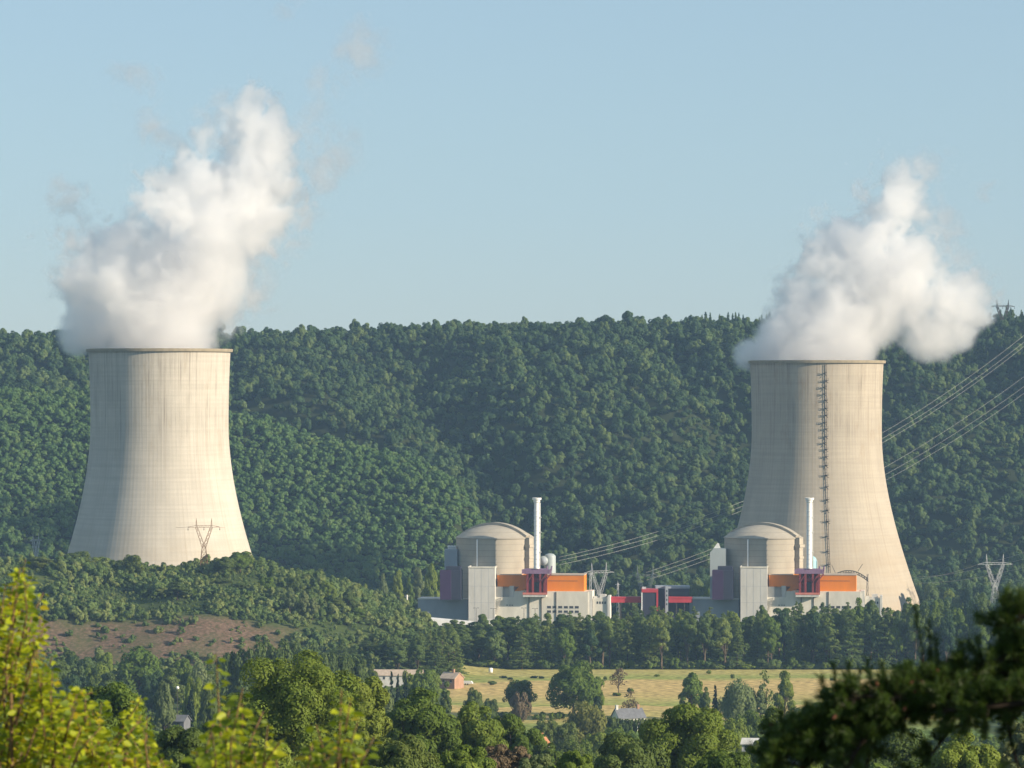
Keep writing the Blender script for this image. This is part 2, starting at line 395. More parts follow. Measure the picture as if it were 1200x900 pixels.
def field():
    """mown meadow with pale and greener strips"""
    xs = np.linspace(-33, 205, 90); ys = np.linspace(1575, 2012, 120)
    X, Y = np.meshgrid(xs, ys); Z = hgt(X, Y) + .15
    n, k = len(xs), len(ys)
    i = (np.arange(k - 1)[:, None] * n + np.arange(n - 1)[None, :]).ravel()
    me = npmesh('field', np.stack([X.ravel(), Y.ravel(), Z.ravel()], 1), np.stack([i, i + 1, i + n + 1, i + n], 1), True)
    m = bpy.data.materials.new('mown_meadow'); m.use_nodes = True
    nt = m.node_tree; N, L = nt.nodes, nt.links; b = N['Principled BSDF']; b.inputs['Roughness'].default_value = 1; b.inputs['Specular IOR Level'].default_value = .03
    tc = N.new('ShaderNodeTexCoord'); sp = N.new('ShaderNodeSeparateXYZ'); L.new(tc.outputs['Object'], sp.inputs[0])
    n1 = N.new('ShaderNodeTexNoise'); n1.inputs['Scale'].default_value = .025; n1.inputs['Detail'].default_value = 4; L.new(tc.outputs['Object'], n1.inputs[0])
    ad = N.new('ShaderNodeMath'); ad.operation = 'MULTIPLY_ADD'; ad.inputs[1].default_value = 85; L.new(n1.outputs[0], ad.inputs[0])
    sl = N.new('ShaderNodeMath'); sl.operation = 'MULTIPLY_ADD'; sl.inputs[1].default_value = -.10; L.new(sp.outputs[0], sl.inputs[0]); L.new(sp.outputs[1], sl.inputs[2])
    L.new(sl.outputs[0], ad.inputs[2])
    mr = N.new('ShaderNodeMapRange'); mr.inputs[1].default_value = 1620; mr.inputs[2].default_value = 2050; L.new(ad.outputs[0], mr.inputs[0])
    r = N.new('ShaderNodeValToRGB'); e = r.color_ramp.elements
    straw, gold, green, dgreen = (.58, .42, .17), (.47, .40, .14), (.30, .34, .09), (.16, .23, .06)
    e[0].position, e[0].color = .10, (*dgreen, 1); e[1].position, e[1].color = 1.0, (*gold, 1)
    for p, c in ((.20, green), (.26, gold), (.44, straw), (.47, green), (.52, gold), (.62, straw), (.80, straw), (.85, green), (.92, gold)):
        k_ = e.new(p); k_.color = (*c, 1)
    L.new(mr.outputs[0], r.inputs[0])
    n2 = N.new('ShaderNodeTexNoise'); n2.inputs['Scale'].default_value = .25; n2.inputs['Detail'].default_value = 6; L.new(tc.outputs['Object'], n2.inputs[0])
    v = N.new('ShaderNodeMapRange'); v.inputs[1].default_value = .34; v.inputs[2].default_value = .66; v.inputs[3].default_value = .55; v.inputs[4].default_value = 1.2; L.new(n2.outputs[0], v.inputs[0])
    h = N.new('ShaderNodeHueSaturation'); L.new(r.outputs[0], h.inputs['Color']); L.new(v.outputs[0], h.inputs['Value']); L.new(h.outputs[0], b.inputs['Base Color'])
    return tag(add('field', me, m), kind='structure', label='mown meadow with straw coloured and green strips')
field()

# ------------------------------------------------------------------ cooling towers
T_TOP, T_A, T_TH, T_B, T_BU = 170.0, 43.6, 124.0, 94.0, 190.0
def t_rad(z):
    d = z - T_TH
    return T_A * math.sqrt(1 + (d / (T_BU if d > 0 else T_B)) ** 2)
def cooling_tower(label, x, y, z, shell_m, ladder_az, lad_z, zig):
    t = thing('cooling_tower', label, 'cooling tower', (x, y, z), 0, 'cooling towers')
    zs = [0 + i * (T_TOP - 0) / 60 for i in range(61)]
    sh = MB().lathe([(t_rad(q), q) for q in zs], 192)
    sh.lathe([(t_rad(q) - 1.0, q) for q in reversed(zs[10:])], 192)
    o = sh.build('shell', shell_m, t)
    rm = MB(); r = t_rad(T_TOP)
    rm.lathe([(r - 1.2, T_TOP - 1.4), (r + 1.3, T_TOP - 1.4), (r + 1.5, T_TOP - .1), (r + 1.5, T_TOP + .5), (r - 1.2, T_TOP + .5), (r - 1.2, T_TOP - 1.4)], 192, smooth=False)
    rm.build('rim', M['rim'], t)
    ca, sa = math.sin(ladder_az), -math.cos(ladder_az)
    def at(zq, out): return Vector((ca * (t_rad(zq) + out), sa * (t_rad(zq) + out), zq))
    side = Vector((-sa, ca, 0))
    lad = MB(); q0, q1 = lad_z
    for s in (-.55, .55):
        pts = [at(q0 + (q1 - q0) * i / 40, .7) + side * s for i in range(41)]
        lad.tube(pts, .16, 4)
    q = q0
    while q < q1:
        lad.bar(at(q, .7) - side * .55, at(q, .7) + side * .55, .1); q += 2.2
    if zig:
        rnd = random.Random(4); q = q0 + 4
        while q < q1 - 1:
            hi = q > 95
            w = rnd.uniform(.7, 1.15); s = rnd.choice((-.45, .45))
            p0, p1 = at(q, 0), at(q, 1.9)
            a, bq = p0 + side * (s - w), p0 + side * (s + w); c, d = p1 + side * (s + w), p1 + side * (s - w)
            up = Vector((0, 0, .35))
            lad.raw([a, bq, c, d, a + up, bq + up, c + up, d + up], [(0,3,2,1),(4,5,6,7),(0,1,5,4),(1,2,6,5),(2,3,7,6),(3,0,4,7)])
            for k in (0, 1, 2):                                                      # guard rail of the landing
                lad.bar(d + (c - d) * k / 2, d + (c - d) * k / 2 + Vector((0, 0, 1.6)), .09)
            lad.bar(d + Vector((0, 0, 1.5)), c + Vector((0, 0, 1.5)), .09)
            lad.bar(p0 + side * (s - w), p0 + side * (s + w) + Vector((0, 0, -1.6)) + (p1 - p0), .2)
            q += rnd.uniform(4.0, 6.0) if hi else rnd.uniform(6.5, 10.5)
    lad.build('ladder', M['dark_metal'], t)
    return t
cooling_tower('pale cooling tower beside the wooded mound with a small lattice pylon in front', ux(187, 2400), 2400, 4.7, M['shell_a'], R(-87), (4, 108), False)
cooling_tower('tan cooling tower behind the orange hall with zigzag ladder down its face', ux(957, 2550), 2550, -1.2, M['shell_b'], R(3.2), (6, 168), True)

# ------------------------------------------------------------------ reactor blocks
K = 2300 / FPX                                     # metres per picture unit at the reactors
TH = R(6)
class Unit:
    """places pieces of a reactor block in its own rotated frame; zoom coordinates X, Y are those of the study crop (5 per picture unit)"""
    def __init__(s, u0, d, rot): s.o = Vector((ux(u0, d), d, 0)); s.rot = rot
    def thing(s, name, label, cat, group=None): return thing(name, label, cat, s.o, s.rot, group)
def lx(X, y=0): return ((X - 500) / 5 * K - y * math.sin(TH)) / math.cos(TH)
def lz(Y): return CAM_Z - (570 + Y / 5 - HOR) * K

def block(mb, X0, X1, Y0, y0, y1, z0=0.0, Yb=None):
    mb.box(lx(X0, y0), lx(X1, y0), y0, y1, z0 if Yb is None else lz(Yb), lz(Y0)); return mb

def reactor_unit(U, which, left):
    words = ('left', 'right')[0 if left else 1]
    near = 'the stack nearer the middle of the valley' if left else 'the tan cooling tower'
    # --- domed containment
    DY = 34.0; cxl = lx(499, DY); RD = 23.9; zt = lz(315)
    t = U.thing('reactor_building', ('domed round concrete reactor building of the block left of the red gallery' if left else 'domed round concrete reactor building in front of the tan cooling tower'), 'reactor building', 'domed reactor buildings')
    d = MB().lathe([(RD, 0), (RD, zt)], 128, cxl, DY); d.lathe([(RD + .35, zt), (RD + .5, zt + .1), (RD + .5, zt + .7), (RD + .2, zt + .8)], 128, cxl, DY, False)
    d.build('drum', M['containment'], t)
    hd = 7.4; rs = (RD ** 2 + hd ** 2) / (2 * hd); a1 = math.asin(RD / rs)
    dm = MB().lathe([(max(.01, rs * math.sin(a)), zt + .8 + rs * math.cos(a) - (rs - hd)) for a in [a1 * (1 - i / 14) for i in range(15)]], 128, cxl, DY)
    dm.build('dome', M['containment'], t)
    # arched rib over the dome, from the right front to the left back
    rb = MB(); az = R(56) + TH; w = 2.2; hh = 1.5; vs, fs = [], []
    n = 36
    dirv = Vector((math.sin(az), -math.cos(az), 0)); sd = Vector((-dirv.y, dirv.x, 0))
    for i in range(n + 1):
        a = a1 * (1.0 - 2.0 * i / n)
        for lift in (-.3, hh):
            rr = rs + lift
            p = Vector((cxl, DY, zt + .8 - (rs - hd))) + dirv * (rr * math.sin(a)) + Vector((0, 0, rr * math.cos(a)))
            vs += [p - sd * w, p + sd * w]
    for i in range(n):
        b0, b1 = i * 4, (i + 1) * 4
        fs += [(b0 + 2, b0 + 3, b1 + 3, b1 + 2), (b0, b0 + 2, b1 + 2, b1), (b0 + 1, b1 + 1, b1 + 3, b0 + 3)]
    fs += [(0, 1, 3, 2), (n * 4, n * 4 + 2, n * 4 + 3, n * 4 + 1)]
    rb.raw(vs, fs); rb.build('arch_rib', M['containment'], t)
    bt = MB(); p = Vector((cxl, DY, 0)) + dirv * RD                                   # vertical buttress under the rib
    def obox(mb, c, hw, dep0, dep1, z0, z1):
        q = [c + sd * s * hw + dirv * dd for dd in (dep0, dep1) for s in (-1, 1)]
        mb.raw([(*q[0].xy, z0), (*q[1].xy, z0), (*q[3].xy, z0), (*q[2].xy, z0), (*q[0].xy, z1), (*q[1].xy, z1), (*q[3].xy, z1), (*q[2].xy, z1)],
               [(0,1,2,3)[::-1],(4,5,6,7),(0,1,5,4),(1,2,6,5),(2,3,7,6),(3,0,4,7)])
    obox(bt, p, 2.3, -1, 3.0, 20, zt + .9); obox(bt, p, 3.0, -1, 3.8, zt - 5.2, zt - 3.4); obox(bt, p, 2.7, -1, 3.4, zt - 12, zt - 10.8)
    bt.build('buttress', M['containment'], t)
    ap = math.asin(-.35); pp = MB(); q = (cxl + (RD + .35) * math.sin(ap), DY - (RD + .35) * math.cos(ap))
    pp.tube([(q[0], q[1], 20), (q[0], q[1], zt)], .42, 8); pp.build('downpipe', M['white'], t)
    # --- fuel block
    t = U.thing('fuel_building', ('plain grey concrete block in front of the drum beside the white shed roof' if left else 'plain grey concrete block in front of the drum beside the right purple tower'), 'building', 'concrete fuel buildings')
    b = MB(); block(b, 345, 500, 478, 0, 18); b.build('wall', M['concrete'], t)
    b = MB(); x0, x1 = lx(345), lx(500); zz = lz(478)
    for bx in ((x0 - .3, x1 + .3, -.3, .3), (x0 - .3, x1 + .3, 17.7, 18.3), (x0 - .3, x0 + .3, .3, 17.7), (x1 - .3, x1 + .3, .3, 17.7)): b.box(*bx, zz, zz + .9)
    b.build('parapet', M['warm_concrete'], t)
    b = MB()
    for X in (382, 420, 462): b.box(lx(X) - .05, lx(X) + .05, -.04, .1, 1, zz - .4)
    for z_ in (10, 20, 30): b.box(x0 + .2, x1 - .2, -.035, .1, z_ - .05, z_ + .05)
    b.build('panel_joint', M['shade_concrete'], t)
    # --- dark purple tower and the box behind it
    t = U.thing('stair_tower', ('dark purple stair tower at the far left of the plant, beside the low grey building' if left else 'dark purple stair tower right of the second red gallery'), 'tower', 'dark purple stair towers')
    b = MB(); block(b, 178, 242, 492, -3, 8, Yb=664); b.build('wall', M['purple'], t)
    b = MB(); block(b, 242.4, 300, 492, -2, 7.9, Yb=664); b.build('shade_face', M['navy'], t)  # the tower's darker face: its shade is put into the colour
    b = MB(); block(b, 212, 298, 470, 0, 7, Yb=492.6); b.build('roof_house', M['navy'], t)
    t = U.thing('ventilation_block', ('grey flat box rising behind the left purple tower, white fans on top' if left else 'pale box with a sloped top rising behind the right purple tower'), 'building', 'ventilation blocks')
    b = MB()
    if left:
        block(b, 200, 276, 378, 21, 29); b.build('wall', M['shade_concrete'], t)
        for X in (228, 245, 262):
            f = MB().lathe([(.9, lz(378)), (.9, lz(378) + 1.1), (1.15, lz(378) + 1.2), (1.15, lz(378) + 1.9), (.3, lz(378) + 2.2)], 12, lx(X, 25), 25, cap1=True); f.build('roof_fan', M['white'], t)
    else:
        x0, x1, xm = lx(174, 14), lx(266, 14), lx(196, 14)
        b.prism([(x0, 0), (x1, 0), (x1, lz(372)), (xm, lz(368)), (x0, lz(395))], 14, 24); b.build('wall', M['tank'], t)
        f = MB().prism([(xm - .1, lz(369)), (xm + 4, lz(368)), (xm + 3, lz(340)), (xm + 2.2, lz(338))], 15, 16); f.build('roof_fin', M['white'], t)
    # --- low grey building
    t = U.thing('low_building', ('low blue grey flat building left of the plain concrete block' if left else 'low blue grey flat building right of the red gallery end'), 'building', 'low grey buildings')
    b = MB(); block(b, 45 if left else -12, 340, 668, 8.2, 28); b.build('wall', M['shade_concrete'], t)
    b = MB(); b.box(lx(45 if left else -12, 8.2) - .25, lx(340, 8.2), 7.95, 28.2, lz(668), lz(668) + .5); b.build('roof_edge', M['concrete'], t)
    b = MB(); b.box(lx(150, 8.2), lx(150, 8.2) + .3, 7.9, 8.15, 0, lz(668)); b.box(lx(255, 8.2), lx(255, 8.2) + .3, 7.9, 8.15, 0, lz(668)); b.build('downpipe', M['shade_concrete'], t)
    # --- turbine hall: concrete base storey, orange upper storey
    t = U.thing('turbine_hall', ('long hall with orange upper storey and rows of dark windows, left of the red gallery' if left else 'long hall with orange upper storey in front of the tan cooling tower'), 'building', 'orange turbine halls')
    b = MB(); block(b, 612, 1045, 615, 3, 22); block(b, 502, 612, 650, 3.0, 21); b.build('wall', M['warm_concrete'], t)
    b = MB(); block(b, 502, 545, 590, 4.5, 20, Yb=650); block(b, 585, 611, 585, 3.4, 20, Yb=650); b.box(lx(545, 8), lx(585, 8), 8, 20, lz(650), lz(592)); b.build('side_wall', M['concrete'], t)
    b = MB(); b.box(lx(1045, 3) + .02, lx(1068, 3), 4.2, 21, 0, lz(612)); b.build('end_pier', M['render'], t)
    b = MB(); block(b, 514, 690, 522, 6, 22, Yb=590); b.build('upper_storey', M['orange'], t)
    b = MB(); z0 = lz(590); b.prism([(lx(640, 5), lz(590) ), (lx(612, 5), lz(618)), (lx(625, 5), lz(622)), (lx(690, 5), lz(600)), (lx(690, 5), lz(590))], 4.6, 6); b.build('sloped_panel', M['orange'], t)
    b = MB(); block(b, 770, 1022, 522, 6, 24, Yb=615); b.build('upper_storey', M['orange'], t)
    b = MB(); b.box(lx(770, 6), lx(1022, 6) + .2, 5.7, 24.2, lz(522), lz(522) + .5); b.box(lx(514, 6) - .2, lx(655, 6), 5.7, 22.2, lz(522), lz(522) + .5); b.build('roof_edge', M['roof_tan'], t)
    b = MB(); b.box(lx(810, 6), lx(985, 6), 5.9, 6.0, lz(556), lz(553)); b.build('cladding_joint', M['rust_metal'], t)
    pd = MB()
    for X in (772, 858, 700): pd.box(lx(X, 3) - .22, lx(X, 3) + .22, 2.6, 2.95, 0, lz(617))
    pd.build('downpipe', M['dark_metal'], t)
    for r_, Y in enumerate((700, 726)):
        for X in (806, 838, 871, 904, 936, 968):
            wd = MB().box(lx(X, 3), lx(X + 23, 3), 2.93, 3.1, lz(Y + 14), lz(Y))
            wo = wd.build('window', M['glass'], t)
            fr = MB(); xa, xb, za, zb = lx(X, 3), lx(X + 23, 3), lz(Y + 14), lz(Y)
            fr.box(xa - .2, xb + .2, 2.8, 2.92, za - .2, za); pass
            fr.build('sill', M['render'], wo)
    st = MB()
    for i in range(9): st.box(lx(503, 2) + i * .32, lx(503, 2) + i * .32 + 1.4, 1.2, 2.8, lz(745 - i * 11), lz(745 - i * 11) + .18)
    for s_ in (1.25, 2.75): st.bar((lx(503, 2), s_, lz(745)), (lx(503, 2) + 4, s_, lz(650)), .12)
    st.build('outside_stair', M['concrete'], t)
    for X in (568, 585, 598): MB().box(lx(X, 3), lx(X + 6, 3), 2.9, 3.05, lz(700), lz(694)).build('vent', M['dark_metal'], t)
    # --- maroon crane house with mauve roof slab
    t = U.thing('crane_house', ('maroon steel bay under a mauve slab at the foot of the left stack' if left else 'maroon steel bay under a mauve slab at the foot of the right stack'), 'industrial bay', 'maroon crane bays')
    b = MB(); b.box(lx(657, -2), lx(822, -2), -2, 5.6, lz(510), lz(486)); b.box(lx(672, -1), lx(800, -1), -1, 4.5, lz(486), lz(481)); b.build('roof_slab', M['mauve'], t)
    b = MB(); b.box(lx(664, -2.5), lx(800, -2.5), -2.5, 2.7, lz(645), lz(632)); b.build('floor_slab', M['render'], t)
    b = MB(); b.box(lx(662, -2.6), lx(802, -2.6), -2.8, -2.45, lz(632), lz(620)); b.box(lx(662, -2.6), lx(662, -2.6) + .4, -2.4, 2.6, lz(632), lz(620)); b.build('parapet', M['pale_red'], t)
    b = MB()
    for X in (690, 722, 765, 800):
        for y_ in (-1.3, .2): b.box(lx(X, y_) - .6, lx(X, y_) + .6, y_ - .6, y_ + .6, lz(632), lz(510))
    for X in (690, 765): b.bar((lx(X, -1.3), -1.95, lz(560)), (lx(X + 32, -1.3), -1.95, lz(514)), .35)
    b.bar((lx(790, -1.3), -1.95, lz(556)), (lx(826, -1.3), -1.95, lz(512)), .5); b.build('steel_frame', M['maroon'], t)
    b = MB(); b.box(lx(684, 1), lx(800, 1), 1.6, 2.8, lz(632), lz(510)); b.box(lx(690, 0), lx(716, 0), .0, 1.5, lz(632), lz(556)); b.box(lx(728, 0), lx(800, 0), -.3, 1.4, lz(556), lz(536)); b.build('back_panel', M['maroon'], t)
    b = MB(); b.box(lx(728, 1), lx(762, 1), 1.2, 1.55, lz(618), lz(562)); b.build('cabin_opening', M['glass'], t)
    b = MB()
    for X in (826, 800): b.tube([(lx(X, 2), 2, lz(520)), (lx(X, 2) + .6, 1, lz(480)), (lx(X, 2) + .6, 3, lz(470))], .5, 8)
    b.build('duct', M['mauve'], t)
    # --- white vent stack standing on the slab
    t = U.thing('vent_stack', ('slim white ventilation stack standing against the wooded hill' if left else 'slim white ventilation stack standing against the tan cooling tower'), 'chimney', 'white vent stacks')
    sxx, syy = lx(745, 0), 0.0; z0, z1 = lz(481), lz(66)
    b = MB().lathe([(1.95, z0), (1.95, z0 + 1), (1.72, z0 + 1.2), (1.62, z1 - 3)], 24, sxx, syy); b.build('shaft', M['white'], t)
    b = MB().lathe([(1.62, z1 - 3), (2.0, z1 - 2.6), (2.0, z1 - 1.4), (2.75, z1 - 1.2), (2.85, z1), (2.2, z1), (2.0, z1 - .4), (.1, z1 - .5)], 24, sxx, syy, False); b.build('cap', M['white'], t)
    b = MB()
    for k_ in range(12): b.lathe([(1.9, z0 + 3 + k_ * 2.9), (1.95, z0 + 3.2 + k_ * 2.9), (1.7, z0 + 3.4 + k_ * 2.9)], 16, sxx, syy)
    b.tube([(sxx + 2.1, syy - .3, z0), (sxx + 2.1, syy - .3, z1 - 3)], .18, 5); b.tube([(sxx + 1.9, syy - .8, z0), (sxx + 1.9, syy - .8, z1 - 3)], .12, 5)
    for k_ in (10, 22, 31): b.box(sxx + 1.6, sxx + 2.9, syy - 1.3, syy + .6, z0 + k_, z0 + k_ + .25)
    b.build('ladder_cage', M['white'], t)
    # --- tank behind the stack
    y_ = 40
    t = U.thing('storage_tank', ('pale steel tank with rounded top behind the left stack' if left else 'small pale blue round topped tank behind the right stack'), 'tank', 'tanks behind the stacks')
    if left:
        xa = lx(826, y_); r_ = 3.6; zt_ = lz(428); b = MB().lathe([(r_, 0), (r_, zt_)] + [(r_ * math.cos(a), zt_ + 2.2 * math.sin(a)) for a in [R(15 * i) for i in range(1, 7)]], 32, xa, y_)
        b.build('shell', M['tank'], t)
        b = MB(); xb = lx(786, y_ - 4); zc = lz(450)
        for i in range(5): pass
        pts = [(xb + .8 * i * 0, y_ - 5 + i * 1.6, zc) for i in range(5)]; b.tube(pts, 2.9, 24); b.build('end_drum', M['tank'], t)
        b = MB(); b.tube([(xb, y_ - 5.3, zc), (xb, y_ - 5.0, zc)], 2.2, 24); b.build('drum_lid', M['shade_concrete'], t)
    else:
        xa = lx(788, y_); r_ = 3.2; zt_ = lz(450); b = MB().lathe([(r_, 0), (r_, zt_)] + [(r_ * math.cos(a), zt_ + 3.0 * math.sin(a)) for a in [R(15 * i) for i in range(1, 7)]], 32, xa, y_)
        b.build('shell', M['blue_tank'], t)
        b = MB().tube([(xa + r_ + .3, y_ - 1, 0), (xa + r_ + .3, y_ - 1, zt_)], .25, 6); b.build('pipe', M['tank'], t)
    # --- small annex at the right end
    t = U.thing('annex', ('small beige annex with a row of square openings next to the red gallery' if left else 'small beige annex with square openings at the foot of the tan cooling tower'), 'building', 'beige annexes')
    b = MB(); block(b, 1074, 1160, 655, 6, 16); b.build('wall', M['warm_concrete'], t)
    b = MB(); b.box(lx(1160, 6) + .02, lx(1174, 6), 5, 16.5, 0, lz(640)); b.build('end_pier', M['render'], t)
    for X in (1096, 1111, 1126, 1141): MB().box(lx(X, 6), lx(X + 9, 6), 5.93, 6.1, lz(688), lz(674)).build('window', M['glass'], t)
    b = MB(); block(b, 1115, 1150, 634, 9, 14, Yb=655); block(b, 1080, 1100, 645, 9, 13, Yb=655); b.build('roof_plant', M['concrete'], t)

UL, UR = Unit(580, 2300, -TH), Unit(899, 2300, -TH)
reactor_unit(UL, 0, True); reactor_unit(UR, 1, False)

def simple_building(name, label, cat, pieces, group=None, loc=(0, 0, 0), rz=0.0):
    t = thing(name, label, cat, loc, rz, group)
    for nm, m_, fn in pieces:
        b = MB(); fn(b); b.build(nm, m_, t)
    return t
def uvbox(b, u0, u1, v0, v1, d, dep):                # a box whose front face spans these picture coordinates at distance d
    b.box(ux(u0, d), ux(u1, d), d, d + dep, max(vz(v1, d), -1), vz(v0, d))
# shed with white roof in front of the left block
simple_building('storage_shed', 'long low shed with bright white roof behind the conifers', 'shed', [
    ('wall', M['shade_concrete'], lambda b: b.box(ux(501, 2262), ux(563, 2262), 2262, 2276, 0, vz(733, 2262))),
    ('roof', M['white'], lambda b: b.prism([(ux(499, 2262), vz(733, 2262)), (ux(564, 2262), vz(733, 2262)), (ux(564, 2262), vz(730.5, 2262)), (ux(504, 2262), vz(725, 2262)), (ux(499, 2262), vz(732, 2262))], 2261, 2277))])
simple_building('storage_shed', 'small white flat hut at the foot of the plain concrete block', 'shed', [
    ('wall', M['white'], lambda b: uvbox(b, 566, 577, 727, 745, 2268, 6)), ('roof', M['concrete'], lambda b: b.box(ux(565.5, 2268), ux(577.5, 2268), 2267.5, 2274.5, vz(727, 2268), vz(726, 2268)))])
# red galleries and the dark block between them
def zq(X): return 640 + X / 5.4545
def zr(Y): return 620 + Y / 5.4545
def gallery(label, u0, u1):
    t = thing('gallery_bridge', label, 'gallery', group='red gallery bridges')
    D = 2306
    b = MB(); b.box(ux(u0, D), ux(u1, D), D, D + 5, vz(zr(470), D), vz(zr(445), D)); b.build('side_panel', M['red'], t)
    b = MB(); b.box(ux(u0, D), ux(u1, D), D - .25, D + 5.2, vz(zr(444.5), D), vz(zr(433), D)); b.build('roof', M['pale_red'] if 0 else M['red'], t)
    b = MB()
    for k in range(1, 3):
        x = ux(u0 + (u1 - u0) * k / 3, D)
        for y_ in (D + .6, D + 4.4): b.box(x - .3, x + .3, y_ - .3, y_ + .3, 0, vz(zr(470), D))
    b.build('support', M['dark_metal'], t)
    return t
gallery('red covered gallery from the beige annex to the dark block with red trim', zq(410), zq(611))
gallery('red covered gallery right of the dark block, over a dark base', zq(783), zq(935))
D = 2302
simple_building('control_block', 'dark navy block outlined in red between the two red galleries', 'building', [
    ('wall', M['navy'], lambda b: uvbox(b, zq(616), zq(704), zr(405), 745, D, 14)),
    ('red_trim', M['red'], lambda b: (b.box(ux(zq(612), D), ux(zq(716), D), D - .5, D + 14.4, vz(zr(405), D), vz(zr(385), D)), b.box(ux(zq(704.5), D), ux(zq(716), D), D - .4, D + 14, 0, vz(zr(405.2), D)))),
    ('corner_post', M['white'], lambda b: b.box(ux(zq(610), D) - .1, ux(zq(615.5), D), D - .45, D + .9, 0, vz(zr(405.3), D))),
    ('roof_unit', M['galv'], lambda b: b.box(ux(zq(615), D), ux(zq(640), D), D + 3, D + 6, vz(zr(384.8), D), vz(zr(372), D)))])
D2 = 2312
simple_building('office_block', 'dark slate grey upper block behind the navy block with red trim', 'building', [
    ('wall', M['navy'], lambda b: uvbox(b, zq(718), zq(915), zr(380), 745, D2, 14)),
    ('roof', M['shade_concrete'], lambda b: b.box(ux(zq(700), D2), ux(zq(920), D2), D2 - .6, D2 + 14.5, vz(zr(380), D2), vz(zr(366), D2))),
    ('window_band', M['glass'], lambda b: b.box(ux(zq(790), D2), ux(zq(910), D2), D2 - .08, D2 + .1, vz(zr(420), D2), vz(zr(402), D2)))])
simple_building('stair_shaft', 'slim blue grey stair shaft in front of the slate grey block', 'tower', [
    ('wall', M['shade_concrete'], lambda b: uvbox(b, zq(762), zq(780), zr(366), 745, D2 - 7, 6)),
    ] + [('window', M['glass'], lambda b, k=k: b.box(ux(zq(767), D2 - 7), ux(zq(775), D2 - 7), D2 - 7.06, D2 - 6.9, vz(zr(390 + k * 28), D2 - 7) - 1.2, vz(zr(390 + k * 28), D2 - 7))) for k in range(4)])

# ------------------------------------------------------------------ houses in the valley
def house(label, u, v_eave, d, w, dep, wall_h, roof_h, rz, wall_m, roof_m, chim=(), group=None, door=True, name='house'):
    """gabled house: ridge along local x; the picture point (u, v_eave) is the middle of its front eave"""
    x = ux(u, d); z = vz(v_eave, d) - wall_h
    t = thing(name, label, 'house', (x, d, min(z, gz(x, d) + .3) if False else z), rz, group)
    b = MB(); b.box(-w / 2, w / 2, 0, dep, -6, wall_h)
    for s in (-1, 1):
        xx = s * w / 2; tri = [(xx, 0, wall_h), (xx, dep, wall_h), (xx, dep / 2, wall_h + roof_h)]; b.face(tri if s > 0 else tri[::-1])
    b.build('wall', wall_m, t)
    r = MB(); o = .45; th = .25
    for y0, y1 in ((-o, dep / 2), (dep + o, dep / 2)):
        zz0 = wall_h - o * roof_h / (dep / 2)
        vs = [(-w/2 - o, y0, zz0), (w/2 + o, y0, zz0), (w/2 + o, y1, wall_h + roof_h), (-w/2 - o, y1, wall_h + roof_h)]
        vs += [(a, b_, c + th) for a, b_, c in vs]
        r.raw(vs, [(0,1,2,3)[::-1], (4,5,6,7), (0,1,5,4), (1,2,6,5), (3,0,4,7)] if y0 < 0 else [(0,1,2,3), (4,5,6,7)[::-1], (0,1,5,4)[::-1], (1,2,6,5)[::-1], (3,0,4,7)[::-1]])
    ro = r.build('roof', roof_m, t)
    for cx_, m_ in chim:
        c = MB(); c.box(cx_ - .5, cx_ + .5, dep / 2 - .6, dep / 2 + .6, wall_h + roof_h - 1.2, wall_h + roof_h + 1.5); c.box(cx_ - .6, cx_ + .6, dep / 2 - .7, dep / 2 + .7, wall_h + roof_h + 1.5, wall_h + roof_h + 1.75)
        c.build('chimney', m_, ro)
    n = max(2, int(w / 3.2))
    for k in range(n):
        xx = -w / 2 + w * (k + .5) / n
        f = MB(); f.box(xx - .55, xx + .55, -.06, .1, wall_h - 2.0, wall_h - .7); wo = f.build('window', M['glass'], t)
        g = MB(); g.box(xx - .7, xx + .7, -.14, -.065, wall_h - 2.15, wall_h - 2.02); g.build('sill', M['white'], wo)
    return t
house('long low farm barn with a weathered tan roof, half hidden by trees', 466, 791.5, 1890, 24, 9, 4.2, 2.4, R(-4), M['render'], M['roof_tan'], name='farm_barn')
house('pink brick farmhouse with tan roof at the edge of the meadow', 524, 795, 1880, 8.5, 9, 4.6, 2.6, R(-30), M['brick'], M['roof_tan'], ((1, M['brick']),), name='farmhouse')
house('white gabled house with grey slate roof behind a clipped hedge', 741, 841, 1640, 12.5, 8, 3.6, 3.6, R(24), M['render'], M['roof_grey'], ((-5.6, M['render']), (4.6, M['brick'])))
house('small house with orange tiled roof and brick chimney among bushes', 640, 873, 1345, 4.6, 5, 3, 2.4, R(48), M['render'], M['roof_orange'], ((0, M['roof_orange']),))
house('pale house wall and roof showing between bushes below the meadow', 880, 872, 1230, 6, 6, 3.0, 1.5, R(-12), M['render'], M['render'])
house('grey roofed cottage sunk in the trees below the bare bank', 203, 845, 1330, 8, 6, 2.0, 1.8, R(-18), M['roof_grey'], M['roof_grey'])

